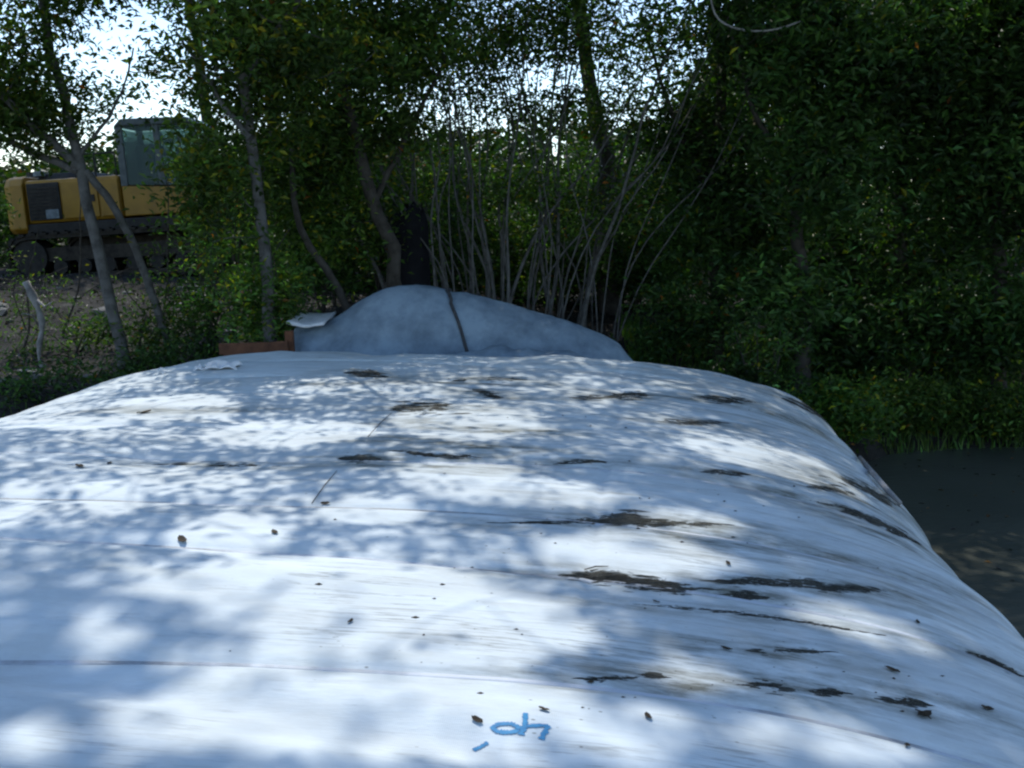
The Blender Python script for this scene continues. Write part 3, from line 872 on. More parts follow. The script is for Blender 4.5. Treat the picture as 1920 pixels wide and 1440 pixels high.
def leaves_mesh(name, P, size, r, tone=1.0, up=0.5, aspect=0.42, yellow=0.05, red=0.02):
    n = len(P)
    nrm = r.normal(size=(n, 3)); nrm[:, 2] = np.abs(nrm[:, 2]) + up; nrm /= np.linalg.norm(nrm, axis=1)[:, None]
    d = r.normal(size=(n, 3)); d[:, 2] -= 0.25
    d -= (d * nrm).sum(1)[:, None] * nrm; d /= np.linalg.norm(d, axis=1)[:, None] + 1e-9
    s = np.cross(nrm, d)
    L = (size * (0.6 + 0.7 * r.random(n)))[:, None]; W = L * aspect * (0.8 + 0.4 * r.random(n))[:, None]
    bend = nrm * L * 0.10
    v = np.stack([P - d * L * 0.5, P - s * W * 0.5 + bend - d * L * 0.04, P + d * L * 0.5 - bend * 0.6, P + s * W * 0.5 + bend - d * L * 0.04], 1).reshape(-1, 3)
    f = np.arange(4 * n).reshape(n, 4)
    br = np.exp(r.normal(size=n) * 0.28) * tone
    t = np.stack([br * (0.85 + 0.35 * r.random(n)), br, br * (0.7 + 0.7 * r.random(n)), np.ones(n)], 1)
    y = r.random(n) < yellow; t[y, :3] *= np.array([3.2, 1.7, 0.5])
    q = r.random(n) < red; t[q, :3] *= np.array([3.4, 0.7, 0.5])
    return np_mesh(name, v, f, False, np.repeat(t, 4, 0))


def tubes_mesh(name, lines, n=6):
    V = []; Fq = []; off = 0
    for pts, rad in lines:
        pts = np.asarray(pts, float); rad = np.asarray(rad, float); k = len(pts)
        d = np.gradient(pts, axis=0); d /= np.linalg.norm(d, axis=1)[:, None] + 1e-9
        a = np.cross(d, np.array([0.31, 0.17, 0.93])); ln = np.linalg.norm(a, axis=1)
        a[ln < 0.05] = np.cross(d[ln < 0.05], np.array([1.0, 0, 0])); a /= np.linalg.norm(a, axis=1)[:, None] + 1e-9
        b = np.cross(d, a)
        th = np.linspace(0, 2 * np.pi, n, endpoint=False)
        ring = pts[:, None] + (a[:, None] * np.cos(th)[None, :, None] + b[:, None] * np.sin(th)[None, :, None]) * rad[:, None, None]
        V.append(ring.reshape(-1, 3))
        i, j = np.meshgrid(np.arange(k - 1), np.arange(n), indexing='ij'); j2 = (j + 1) % n
        Fq.append(np.stack([i * n + j, i * n + j2, (i + 1) * n + j2, (i + 1) * n + j], -1).reshape(-1, 4) + off)
        off += k * n
    return np_mesh(name, np.concatenate(V), np.concatenate(Fq))


def spline(ctrl, k=14, jitter=0.0, r=None):
    c = np.asarray(ctrl, float); s = np.r_[0, np.cumsum(np.linalg.norm(np.diff(c, axis=0), axis=1))]
    q = np.linspace(0, s[-1], k)
    p = np.stack([np.interp(q, s, c[:, i]) for i in range(3)], 1)
    for _ in range(2):
        p[1:-1] = 0.25 * p[:-2] + 0.5 * p[1:-1] + 0.25 * p[2:]
    if jitter and r is not None: p[1:-1] += r.normal(size=p[1:-1].shape) * jitter
    return p


TREE_STATS = [0]


def plant(name, label, cat, stems, blobs, leaf, seed, mat='leaf', bark='bark', group=None, size=0.085, tone=1.0, clump=0.30,
          yellow=0.05, red=0.005, sides=7, crown_name='crown', trunk_name='trunk', branch_every=1, twig=1.0):
    """stems: list of (control points, base radius, tip radius); blobs: (cx, cy, cz, rx, ry, rz, clumps); leaf: leaves per clump"""
    r = np.random.default_rng(seed)
    base = np.asarray(stems[0][0][0], float)
    root = empty(name, tuple(base))
    tag(root, label, cat, group)
    lines = []; sk = []; skr = []
    for c, r0, r1 in stems:
        p = spline(c, 16, r0 * 0.18, r)
        rad = r0 + (r1 - r0) * np.linspace(0, 1, len(p)) ** 0.8
        rad[0] *= 1.25
        lines.append((p, rad)); sk.append(p[4:]); skr.append(rad[4:])
    cl = []
    for cx, cy, cz, ax, ay, az, k in blobs:
        u = r.normal(size=(k, 3)); u /= np.linalg.norm(u, axis=1)[:, None]
        rad = r.random(k) ** 0.5
        cl.append(np.array([cx, cy, cz]) + u * rad[:, None] * np.array([ax, ay, az]))
    cl = np.concatenate(cl)
    SK = np.concatenate(sk); SR = np.concatenate(skr)
    dist = np.min(np.linalg.norm(cl[:, None] - SK[None], axis=2), axis=1)
    for idx in np.argsort(dist)[::branch_every]:
        e = cl[idx]
        dd = np.linalg.norm(SK - e, axis=1) + 0.9 * np.maximum(0, SK[:, 2] - e[2])
        j = int(np.argmin(dd)); s = SK[j]; L = np.linalg.norm(e - s)
        if L < 0.15: continue
        mid = (s + e) / 2 + r.normal(size=3) * 0.10 * L + np.array([0, 0, -0.06 * L])
        p = spline([s, mid, e], 6)
        r0 = min(SR[j] * 0.7, 0.006 + 0.012 * L) * twig
        rad = np.linspace(r0, 0.004, 6)
        lines.append((p, rad)); SK = np.concatenate([SK, p[2:]]); SR = np.concatenate([SR, rad[2:]])
    tm = tubes_mesh('trunk', [(p - base, q) for p, q in lines], sides)
    link(trunk_name, tm, M[bark], root)
    # leaves gathered in uneven sprays
    per = np.maximum(6, (leaf * np.exp(r.normal(size=len(cl)) * 0.35)).astype(int))
    ctr = np.repeat(cl, per, 0)
    cs = np.repeat(clump * (0.6 + 0.8 * r.random(len(cl))), per)[:, None]
    P = ctr + r.normal(size=ctr.shape) * cs * np.array([1.0, 1.0, 0.62])
    ct = np.repeat(np.exp(r.normal(size=len(cl)) * 0.38), per)
    k_ = P[:, 2] > 0.12
    k_[k_] = shadow_keep(P[k_], r)
    P = P[k_]; ct = ct[k_]
    TREE_STATS[0] += len(P)
    lo = link(crown_name, leaves_mesh('crown', P - base, size, r, tone * ct, yellow=yellow, red=red), M[mat], root)
    lo['kind'] = 'stuff'
    return root


def pts(*a):
    return [tuple(at(*q)) for q in a]


def ground_first(c):
    """put the first control point on the ground"""
    c = list(c); x, y, z = c[0]
    c[0] = (x, y, gz(x, y) - 0.06)
    return c


# left forked tree before the sky gap
plant('forked_tree', 'forked grey tree at far left, branching before the bright sky gap', 'tree',
      [(ground_first(pts((240, 720, 10.2), (205, 540, 10.2), (168, 420, 10.2), (152, 310, 10.2), (118, 170, 10.2), (78, 0, 10.2), (50, -160, 10.1), (0, -380, 9.8))), 0.068, 0.035),
       (ground_first(pts((330, 640, 10.6), (262, 480, 10.5), (205, 370, 10.3), (160, 320, 10.2))), 0.045, 0.04),
       (pts((152, 315, 10.2), (90, 262, 10.1), (30, 205, 9.9), (-60, 120, 9.8), (-160, 20, 9.6)), 0.05, 0.025),
       (pts((150, 320, 10.2), (70, 290, 10.4), (0, 255, 10.6), (-120, 220, 10.9)), 0.045, 0.02),
       (pts((150, 290, 10.2), (190, 240, 10.3), (232, 170, 10.4), (250, 90, 10.5)), 0.022, 0.008)],
      [(*at(-30, 120, 10), 0.75, 0.9, 0.55, 34), (*at(40, -60, 10), 1.1, 1.0, 0.75, 46), (*at(40, 240, 10.6), 0.4, 0.5, 0.3, 14), (*at(60, 150, 10.1), 0.55, 0.5, 0.5, 16), (*at(0, 200, 10.4), 0.5, 0.6, 0.5, 18), (*at(205, 190, 10.8), 0.15, 0.3, 0.25, 3), (*at(330, 120, 10.4), 0.25, 0.4, 0.2, 3),
       (*at(120, 240, 10.2), 0.4, 0.4, 0.35, 7), (*at(240, -50, 10.2), 0.8, 0.8, 0.35, 16), (-4.9, 8.0, 5.6, 1.4, 1.5, 0.8, 26)], 95, 1, size=0.085, clump=0.20, tone=0.9)
# trunk left of centre, leaves at its right and top
plant('grey_tree', 'upright grey-trunked tree right of the excavator cab', 'tree',
      [(ground_first(pts((512, 700, 9.7), (508, 600, 9.7), (498, 460, 9.7), (478, 310, 9.6), (455, 150, 9.4), (432, 0, 9.2), (420, -180, 9.0), (440, -420, 8.6))), 0.07, 0.035),
       (pts((455, 150, 9.2), (520, 60, 9.0), (600, -60, 8.6), (640, -200, 8.0)), 0.035, 0.015),
       (pts((470, 260, 9.2), (420, 200, 9.3), (370, 120, 9.4), (330, 60, 9.4)), 0.03, 0.012)],
      [(*at(450, 50, 9.3), 0.6, 0.7, 0.5, 36), (*at(480, 200, 9.7), 0.55, 0.5, 0.6, 30), (*at(400, 290, 9.8), 0.35, 0.5, 0.5, 12), (*at(430, 400, 9.8), 0.4, 0.4, 0.35, 10),
       (*at(560, 60, 9.2), 0.8, 0.9, 0.5, 28), (*at(480, -150, 8.8), 1.4, 1.2, 0.6, 40), (-2.0, 7.2, 5.5, 1.9, 1.7, 0.9, 55)], 110, 2, size=0.085, clump=0.22, yellow=0.10)
# leaning tree left of centre
plant('leaning_tree', 'dark leaning tree with crossed grey stems behind the left of the hump', 'tree',
      [(ground_first(pts((770, 620, 11.2), (740, 480, 11.0), (700, 380, 10.8), (660, 250, 10.6), (625, 110, 10.4), (600, -40, 10.2), (560, -300, 9.4))), 0.10, 0.04),
       (ground_first(pts((680, 640, 10.4), (650, 550, 10.4), (600, 490, 10.4), (560, 430, 10.5), (540, 330, 10.6), (560, 200, 10.6), (620, 60, 10.4))), 0.055, 0.02),
       (pts((700, 380, 10.8), (740, 300, 10.9), (800, 180, 11.0), (860, 60, 11.0)), 0.04, 0.015)],
      [(*at(600, 120, 10.6), 0.9, 0.9, 0.6, 52), (*at(720, 60, 10.8), 0.9, 0.8, 0.55, 50), (*at(640, 260, 10.9), 0.7, 0.6, 0.5, 34), (*at(560, 330, 11.2), 0.6, 0.5, 0.5, 28), (*at(720, 240, 11.2), 0.5, 0.5, 0.4, 10), (*at(640, 420, 11.2), 0.6, 0.4, 0.35, 20),
       (*at(650, -160, 10.2), 1.4, 1.3, 0.7, 40), (-0.6, 7.0, 6.0, 2.0, 1.8, 0.9, 60)], 110, 3, bark='bark_dark', size=0.085, clump=0.23)
# many-stemmed clump in the centre
st = []
r = np.random.default_rng(44)
for k in range(62):
    bx = 740 + 420 * r.random(); Y = 11.6 + 1.6 * r.random()
    tx = bx + (bx - 960) * 0.7 + r.normal() * 110; ty = 60 + 200 * r.random()
    j = lambda q: float(r.normal() * q)
    st.append((ground_first(pts((bx, 600, Y), (bx + (tx - bx) * 0.15 + j(16), 510, Y), (bx + (tx - bx) * 0.42 + j(26), 390, Y + j(0.1)), (bx + (tx - bx) * 0.7 + j(34), (390 + ty) / 2, Y + j(0.2)), (tx, ty, Y + j(0.3)), (tx + (tx - bx) * 0.45, ty - 190, Y))), 0.011 + 0.024 * r.random() ** 2.5, 0.006))
plant('thicket_tree', 'many-stemmed slender tree clump fanning out behind the hump', 'tree', st,
      [(*at(900, 60, 12), 1.0, 1.0, 0.55, 40), (*at(1080, 60, 12.2), 1.1, 1.0, 0.6, 44), (*at(1240, 110, 12.2), 0.8, 0.8, 0.6, 30), (*at(780, 120, 12.4), 0.6, 0.7, 0.5, 20),
       (*at(980, 190, 12.6), 0.9, 0.5, 0.35, 16), (*at(940, 350, 12.2), 1.1, 0.7, 0.4, 12), (*at(1120, 380, 12.3), 0.7, 0.6, 0.4, 16), (*at(790, 330, 12.6), 0.6, 0.5, 0.4, 10), (*at(860, 250, 12.8), 0.6, 0.5, 0.3, 8), (*at(1150, 220, 12.8), 0.7, 0.5, 0.35, 10), (*at(1000, -180, 11.6), 2.2, 1.4, 0.8, 60), (0.9, 8.0, 6.4, 1.8, 1.8, 0.9, 30)], 100, 4, size=0.08, clump=0.24, red=0.012, bark='bark')
# the dense wall of trees on the right
RT = [
    ('broad_tree', 'dense leafy tree just right of the centre stems', 1340, 12.6, [(1330, 260, 12.6, 0.9, 0.9, 0.9, 60), (1400, 60, 12.4, 1.3, 1.1, 0.8, 70), (1380, 430, 12.6, 0.75, 0.8, 0.55, 36)], 5),
    ('broad_tree', 'dark leafy tree with low boughs over the right shoulder of the tube', 1500, 11.6, [(1500, 330, 11.6, 0.9, 0.9, 1.0, 80), (1560, 90, 11.4, 1.2, 1.1, 0.8, 80), (1480, 560, 11.4, 0.65, 0.6, 0.45, 36)], 6),
    ('broad_tree', 'deep shaded tree in the middle of the right-hand leaf wall', 1690, 12.4, [(1690, 420, 12.4, 1.1, 0.9, 1.1, 90), (1720, 120, 12.0, 1.2, 1.1, 0.9, 80), (1640, 620, 12.0, 0.8, 0.6, 0.5, 40)], 7),
    ('broad_tree', 'bright-edged tree at the right border of the picture', 1870, 11.8, [(1880, 300, 11.8, 1.0, 1.0, 1.1, 80), (1930, 40, 11.6, 1.3, 1.1, 0.8, 70), (1860, 590, 11.6, 0.9, 0.7, 0.6, 54)], 8),
    ('broad_tree', 'tree added to darken the water reflection, farther out beyond the right picture edge', 2420, 10.4, [(2420, 300, 10.4, 1.3, 1.0, 1.4, 60), (2380, 40, 10.2, 1.3, 1.1, 0.9, 40), (2420, 600, 10.4, 1.2, 1.0, 0.6, 30)], 10),  # unseen tree put in so the water mirrors dark leaves
    ('broad_tree', 'tree beyond the picture edge whose boughs close the right-hand wall', 2080, 11.4, [(2080, 300, 11.4, 1.1, 1.0, 1.3, 60), (2060, 40, 11.2, 1.2, 1.1, 0.9, 50)], 9),
]
for nm, lab, px, Y, bl, sd in RT:
    stem = [(ground_first(pts((px, 740, Y), (px + 12, 560, Y), (px - 14, 380, Y), (px + 18, 180, Y), (px + 6, -20, Y), (px - 30, -260, Y - 0.6))), 0.11, 0.035),
            (pts((px, 420, Y), (px + 70, 250, Y - 0.1), (px + 130, 60, Y - 0.2)), 0.05, 0.015), (pts((px - 5, 360, Y), (px - 80, 220, Y - 0.2), (px - 130, 60, Y - 0.3)), 0.05, 0.015)]
    over = [(float(at(px, 0, Y).x) - 0.5, 8.8, 6.3, 1.5, 1.7, 0.9, 26)]
    plant(nm, lab, 'tree', stem, [(*at(a, b, c), d, e, f, g) for a, b, c, d, e, f, g in bl] + over, 125, sd, mat='leaf_dark', bark='bark_dark',
          group='leaf wall on the right', size=0.115, clump=0.24, red=0.002, yellow=0.012)
# tall tree outside the frame at the left whose crown hangs over the tube
plant('overhanging_tree', 'tall tree standing left of the tube, its boughs above the picture', 'tree',
      [(ground_first([(-7.4, 7.6, 0), (-7.2, 7.6, 3.5), (-6.4, 7.6, 7.0), (-5.0, 7.6, 9.6), (-3.2, 7.3, 10.6)]), 0.19, 0.06),
       ([(-6.4, 7.6, 7.0), (-5.2, 6.6, 8.8), (-3.8, 6.0, 9.8)], 0.08, 0.03)],
      [(-4.3, 7.8, 9.8, 1.9, 1.9, 0.9, 60), (-2.5, 7.1, 10.2, 1.8, 1.7, 0.9, 55), (-3.7, 6.1, 9.6, 1.4, 1.2, 0.8, 34), (-0.4, 7.1, 10.4, 1.5, 1.4, 0.9, 40), (-5.3, 9.4, 10.0, 1.5, 1.5, 0.9, 40)], 150, 20, size=0.125, clump=0.30)
plant('overhanging_tree', 'tall canal-side tree right of the tube, its boughs above the picture', 'tree',
      [(ground_first([(6.8, 12.6, 0), (6.4, 12.3, 3.5), (5.4, 11.4, 7.4), (3.6, 9.8, 9.8), (1.6, 8.2, 10.8)]), 0.2, 0.06)],
      [(2.7, 9.2, 10.0, 1.8, 1.9, 0.9, 56), (1.1, 7.7, 10.3, 1.6, 1.6, 0.9, 48), (3.9, 11.2, 9.6, 1.7, 1.6, 0.9, 44), (0.0, 8.8, 10.4, 1.7, 1.6, 0.9, 46)], 150, 21, size=0.125, clump=0.30)
# tall trees added to shade hump and excavator, their crowns unseen above the picture
plant('added_shade_tree', 'tall dark tree added for shade behind the many-stemmed clump, crown above the picture', 'tree',
      [(ground_first([(1.5, 15.0, 0), (1.4, 14.8, 3), (0.9, 14.2, 5.5), (0.2, 13.4, 7.5)]), 0.16, 0.06)],
      [(-0.2, 12.6, 7.2, 2.2, 1.8, 0.9, 70), (1.8, 12.8, 7.4, 2.0, 1.8, 0.9, 60), (-2.4, 12.4, 7.2, 1.6, 1.6, 0.9, 50), (0.6, 10.4, 7.6, 2.4, 1.4, 0.8, 60), (3.6, 11.6, 7.6, 1.8, 2.0, 1.0, 50)], 130, 22, size=0.125, clump=0.30, bark='bark_dark')
plant('added_shade_tree', 'tall dark tree added for shade far behind the leaning tree, crown above the picture', 'tree',
      [(ground_first([(-4.2, 17.5, 0), (-4.1, 17.4, 3), (-3.8, 17.0, 6), (-3.2, 16.4, 8.5)]), 0.18, 0.06)],
      [(-3.0, 16.0, 8.4, 2.6, 2.2, 1.2, 70), (-0.6, 16.4, 8.2, 2.2, 2.0, 1.2, 50), (1.6, 17.4, 8.4, 2.2, 2.0, 1.2, 50), (-3.6, 14.0, 7.8, 1.8, 1.6, 0.8, 46), (-5.4, 13.4, 7.4, 1.4, 1.6, 0.8, 36)], 120, 23, size=0.14, clump=0.32, bark='bark_dark')
plant('added_shade_tree', 'tall tree added for shade behind the excavator, crown above the picture', 'tree',
      [(ground_first([(-7.2, 24.5, 0), (-7.2, 24.4, 4), (-7.4, 24.0, 8), (-7.8, 23.6, 10)]), 0.2, 0.07)],
      [(-8.4, 23.4, 9.9, 2.8, 2.2, 1.3, 70), (-5.6, 22.8, 9.6, 2.4, 2.2, 1.2, 60), (-11.0, 23.4, 9.8, 2.0, 2.0, 1.2, 40)], 120, 24, size=0.16, clump=0.36, bark='bark_dark')
# dim young trees that close the view behind the stems
BT = [(640, 16.5, 400, 1.0), (760, 17.2, 410, 0.95), (880, 16.0, 420, 0.9), (1000, 17.5, 405, 1.0), (1120, 16.4, 400, 1.1), (1230, 16.0, 370, 1.2), (540, 17.8, 380, 1.2), (1360, 16.5, 330, 1.6), (1560, 17.0, 330, 1.8), (1780, 17.0, 330, 1.8)]
for k, (px, Y, py, rr) in enumerate(BT):
    c = at(px, py, Y)
    nth = ['leftmost', 'second from left', 'third from left', 'fourth from left', 'fifth from left', 'sixth from left', 'seventh from left', 'eighth from left', 'ninth from left', 'rightmost'][[1, 2, 3, 4, 5, 6, 0, 7, 8, 9][k]]
    plant('young_tree', 'dim young tree closing the background, ' + nth + ' of its row', 'tree',
          [(ground_first([(c.x, Y, 0), (c.x + 0.1, Y, c.z * 0.6), (c.x - 0.1, Y, c.z + rr * 0.6)]), 0.05, 0.012)],
          [(c.x, Y, c.z, rr * 1.05, 0.8, rr, 36), (c.x, Y - 0.3, 1.7, rr * 1.1, 0.7, 0.7, 26)], 75, 130 + k, mat='leaf_dark', bark='bark_dark', group='young trees behind the stems', size=0.125, clump=0.26, sides=5)

# pale hanging vine at the top right
vn = MB().tube([tuple(p) for p in spline(pts((1325, -120, 10.6), (1332, 0, 10.6), (1342, 38, 10.6), (1380, 55, 10.6), (1420, 60, 10.6), (1465, 54, 10.6), (1500, 40, 10.7)), 24)], 0.011, 6).build('hanging_vine', M['dead'], smooth_shade=True)
tag(vn, 'thin pale vine curving in the dark leaves at the top right', 'vine')

# bare thin saplings tangled on the left bank
for k, (px, Y, top, lab) in enumerate([(40, 11.6, 430, 'bare leaning sapling at the left picture edge'), (120, 12.4, 330, 'bare thin sapling crossing the excavator track'), (290, 11.4, 300, 'bare forked sapling right of the forked tree'),
                                       (395, 11.0, 440, 'bare sapling before the yellow-green shrub'), (455, 10.4, 430, 'thin grey sapling beside the bright green shrub')]):
    q = np.random.default_rng(500 + k)
    jj = lambda a: float(q.normal() * a)
    st_ = [(ground_first(pts((px, 700, Y), (px + 10 + jj(10), 620, Y), (px + 26 + jj(18), 540, Y), (px + 40 + jj(30), top, Y))), 0.018, 0.005),
           (pts((px + 10, 620, Y), (px - 30 + jj(20), 550, Y), (px - 60 + jj(30), 480, Y - 0.1)), 0.010, 0.004), (pts((px + 26, 560, Y), (px + 70 + jj(20), 520, Y), (px + 110 + jj(20), 500, Y)), 0.008, 0.003)]
    b0 = at(px + 20, 560, Y)
    plant('bare_sapling', lab, 'sapling', st_, [(b0.x, b0.y, b0.z, 0.6, 0.3, 0.65, 24)], 16, 510 + k, bark='bark_dark', group='saplings on the left bank', size=0.06, clump=0.12, sides=5, crown_name='foliage', trunk_name='stem')

# ------------------------------------------------------------------ shrubs and understorey
SH = [
    ('shrub', 'bright green sunlit shrub left of the brown timber', 495, 540, 9.9, 0.36, 0.42, 34, 'leaf_light', 0.075),
    ('shrub', 'yellow-green straggly shrub on the bank below the excavator', 380, 560, 10.8, 0.45, 0.35, 12, 'leaf_light', 0.07),
    ('shrub', 'brush against the left shoulder of the tube at the picture edge', 20, 735, 9.4, 0.5, 0.2, 7, 'leaf_dark', 0.065),
    ('shrub', 'brush against the left shoulder of the tube below the forked tree', 170, 705, 9.6, 0.5, 0.16, 6, 'leaf_dark', 0.065),
    ('shrub', 'low brush at the left picture edge behind the tube', 60, 680, 11.2, 0.5, 0.18, 4, 'leaf_dark', 0.065),
    ('shrub', 'low brush between the dead branch and the forked tree', 140, 640, 11.6, 0.45, 0.2, 4, 'leaf', 0.06),
    ('shrub', 'low dark brush behind the rim left of the cloth scraps', 330, 670, 10.2, 0.55, 0.16, 14, 'leaf_dark', 0.065),
    ('shrub', 'low weedy shrub at the foot of the forked tree', 250, 610, 10.6, 0.5, 0.25, 8, 'leaf', 0.07),
    ('shrub', 'leafy shrub filling the space before the excavator boom', 425, 330, 12.4, 0.45, 0.7, 15, 'leaf_light', 0.08),
    ('shrub', 'tall leafy shrub hiding the excavator boom', 620, 330, 14.2, 0.75, 0.8, 46, 'leaf', 0.09),
    ('shrub', 'tall dim shrub left of the dark stump', 705, 340, 14.8, 0.7, 0.8, 44, 'leaf_dark', 0.09),
    ('shrub', 'tall dim shrub right of the dark stump', 850, 370, 15.2, 0.8, 0.7, 44, 'leaf_dark', 0.09),
    ('shrub', 'pale green shrub before the excavator cab door', 375, 310, 13.0, 0.38, 0.75, 17, 'leaf_light', 0.085),
    ('shrub', 'dim shrub left of the excavator at the picture edge', -50, 400, 16.5, 0.4, 0.9, 34, 'leaf_dark', 0.1),
    ('shrub', 'shrub crowding the far right shoulder of the tube', 1430, 650, 10.2, 0.42, 0.36, 30, 'leaf_dark', 0.08),
    ('shrub', 'fresh green shrub above the canal, nearest to the tube', 1575, 765, 9.9, 0.42, 0.22, 34, 'leaf_light', 0.075),
    ('shrub', 'leafy weeds on the canal bank right of the fresh green shrub', 1700, 760, 10.9, 0.6, 0.26, 46, 'leaf', 0.075),
    ('shrub', 'leafy weeds on the canal bank at the right picture border', 1870, 775, 10.9, 0.7, 0.26, 50, 'leaf', 0.075),
    ('shrub', 'shaded shrub behind the right tail of the hump', 1270, 590, 11.8, 0.55, 0.42, 34, 'leaf_dark', 0.08),
    ('shrub', 'shaded shrub between the centre stems and the leaning tree', 830, 470, 13.6, 0.6, 0.5, 26, 'leaf_dark', 0.08),
    ('shrub', 'dim shrub behind the grey-trunked tree', 600, 460, 13.2, 0.7, 0.55, 30, 'leaf_dark', 0.08),
    ('shrub', 'dim shrub far behind the centre stems', 1050, 440, 15.0, 0.9, 0.7, 40, 'leaf_dark', 0.09),
    ('shrub', 'dim shrub behind the first dense tree of the right wall', 1200, 450, 14.6, 0.8, 0.8, 44, 'leaf_dark', 0.09),
    ('shrub', 'deep shaded shrub under the dark leafy tree', 1560, 600, 12.8, 0.9, 0.6, 54, 'leaf_dark', 0.09),
    ('shrub', 'deep shaded shrub under the tree in the right wall', 1780, 610, 13.0, 0.9, 0.7, 54, 'leaf_dark', 0.09),
]
for k, (nm, lab, px, py, Y, rr, rh, ncl, mt, sz) in enumerate(SH):
    c = at(px, py, Y); g = gz(c.x, c.y)
    stems = [([(c.x, c.y, g - 0.04), (c.x + 0.1 * math.sin(q * 2.4), c.y + 0.1 * math.cos(q * 2.4), (g + c.z) / 2), (c.x + rr * 0.7 * math.sin(q * 2.4), c.y + rr * 0.7 * math.cos(q * 2.4), c.z + rh * 0.5)], 0.018, 0.006) for q in range(4)]
    low = max(rh, (c.z - g) * 0.5)
    plant(nm, lab, 'shrub', stems, [(c.x, c.y, c.z, rr, rr, rh, ncl), (c.x, c.y, (c.z + g) / 2 + 0.1, rr * 0.8, rr * 0.8, low * 0.6, ncl // 2)], 70, 60 + k, mat=mt, bark='bark_dark', group='shrubs of the understorey',
          size=sz, clump=0.15, crown_name='foliage', trunk_name='stem', sides=5, yellow=0.08 if mt == 'leaf_light' else 0.03)

# far wood: one dim mass of leaves behind everything
r = np.random.default_rng(90)
n = 110000
fxx = r.uniform(-26, 30, n); fyy = r.uniform(21, 34, n)
topz = 3.9 + 1.1 * fbm(fxx * 0.25, fyy * 0.2, 51, 3) + 0.9 * smooth(-0.300, -0.235, fxx / fyy) + 4.5 * smooth(0.15, 0.24, fxx / fyy) + 2.5 * smooth(-0.50, -0.56, fxx / fyy)
fzz = 1.0 + (topz - 1.0) * r.random(n) ** 0.75
keep = fbm(fxx * 0.9, fzz * 1.1, 52, 3) > -0.55
P = np.stack([fxx, fyy, fzz], 1)[keep]
n2 = 30000
hx = r.uniform(-28, 42, n2); hy = r.uniform(36, 42, n2)
hz = 0.9 + (4.2 + 6.5 * smooth(0.15, 0.24, hx / hy) - 0.9) * r.random(n2)
P = np.concatenate([P, np.stack([hx, hy, hz], 1)])
fs_ = np.r_[np.full(len(P) - n2, 0.25), np.full(n2, 0.55)]
fw = link('far_wood', leaves_mesh('far_wood', P, fs_, r, 0.55, aspect=0.55), M['leaf_dark'])
tag(fw, 'dim mass of leaves far behind the trees', 'wood', kind='stuff')
# leaf litter and low weeds on the left bank; grass on the canal bank
def blades(name, x0, x1, y0, y1, n, h, mat, label, cat, seed, zmin, lean=0.5, cond=None):
    r = np.random.default_rng(seed)
    x = r.uniform(x0, x1, n); y = r.uniform(y0, y1, n); z = terrain(x, y)
    k = z > zmin
    k &= fbm(x * 1.7, y * 1.7, seed, 2) > -0.35
    if cond is not None: k &= cond(x, y)
    x, y, z = x[k], y[k], z[k]; n = len(x)
    hh = h * (0.4 + 0.9 * r.random(n)); a = r.uniform(0, 2 * np.pi, n); w = 0.006 + 0.006 * r.random(n)
    lx = np.cos(a) * hh * lean * r.random(n); ly = np.sin(a) * hh * lean * r.random(n)
    b = r.uniform(0, 2 * np.pi, n); sx = np.cos(b) * w; sy = np.sin(b) * w
    P0 = np.stack([x - sx, y - sy, z - 0.01], 1); P1 = np.stack([x + sx, y + sy, z - 0.01], 1)
    P2 = np.stack([x + sx * 0.7 + lx * 0.45, y + sy * 0.7 + ly * 0.45, z + hh * 0.62], 1); P3 = np.stack([x + lx, y + ly, z + hh], 1)
    v = np.stack([P0, P1, P2, P3], 1).reshape(-1, 3)
    br = np.exp(r.normal(size=n) * 0.3)
    t = np.stack([br * (0.8 + 0.6 * r.random(n)), br, br * 0.9, np.ones(n)], 1)
    o = link(name, np_mesh(name, v, np.arange(4 * n).reshape(n, 4), False, np.repeat(t, 4, 0)), M[mat])
    tag(o, label, cat, kind='stuff')


blades('bank_grass', 1.5, 9.0, 9.2, 14.0, 22000, 0.20, 'grass', 'green grass along the canal bank on the right', 'grass', 71, -0.10)
blades('left_weeds', -11, -1.8, 8.6, 16.5, 1500, 0.10, 'grass', 'sparse weeds on the rubble of the left bank', 'grass', 72, 0.3, 0.8)
r = np.random.default_rng(73)
n = 6000
lx = np.concatenate([r.uniform(-12, 2.5, n), r.uniform(-3, 6, 4000)]); ly = np.concatenate([r.uniform(8.2, 19, n), r.uniform(10, 16, 4000)])
lz = terrain(lx, ly) + 0.012
k = lz > 0.15
lit_m = leaves_mesh('leaf_litter', np.stack([lx, ly, lz], 1)[k], 0.08, r, 0.9, up=2.0, yellow=0.0, red=0.0)
ld = leaf_material('litter_leaf', (0.040, 0.036, 0.029), 0.1)
lo = link('leaf_litter', lit_m, ld)
tag(lo, 'fallen grey-brown leaves on the bank soil', 'leaf litter', kind='stuff')

n = 260
fx_ = r.uniform(2.2, 7.5, n); fy2 = r.uniform(4.5, 10.6, n)
k = terrain(fx_, fy2) < -0.05
fl_m = leaves_mesh('floating_leaves', np.stack([fx_, fy2, np.full(n, 0.006)], 1)[k], 0.06, r, 1.0, up=9.0, yellow=0.3, red=0.0)
tag(link('floating_leaves', fl_m, ld), 'small dead leaves floating on the canal', 'floating leaves', kind='stuff')

# ------------------------------------------------------------------ left bank: stones, dead branch, stump
def stone_mesh(seed):
    r = np.random.default_rng(seed)
    import bmesh
    bm = bmesh.new(); bmesh.ops.create_icosphere(bm, subdivisions=1, radius=1.0)
    for v in bm.verts: v.co *= 0.72 + 0.5 * r.random()
    for v in bm.verts: v.co.z *= 0.6
    me = bpy.data.meshes.new('stone'); bm.to_mesh(me); bm.free(); me.materials.append(M['stone'])
    return me


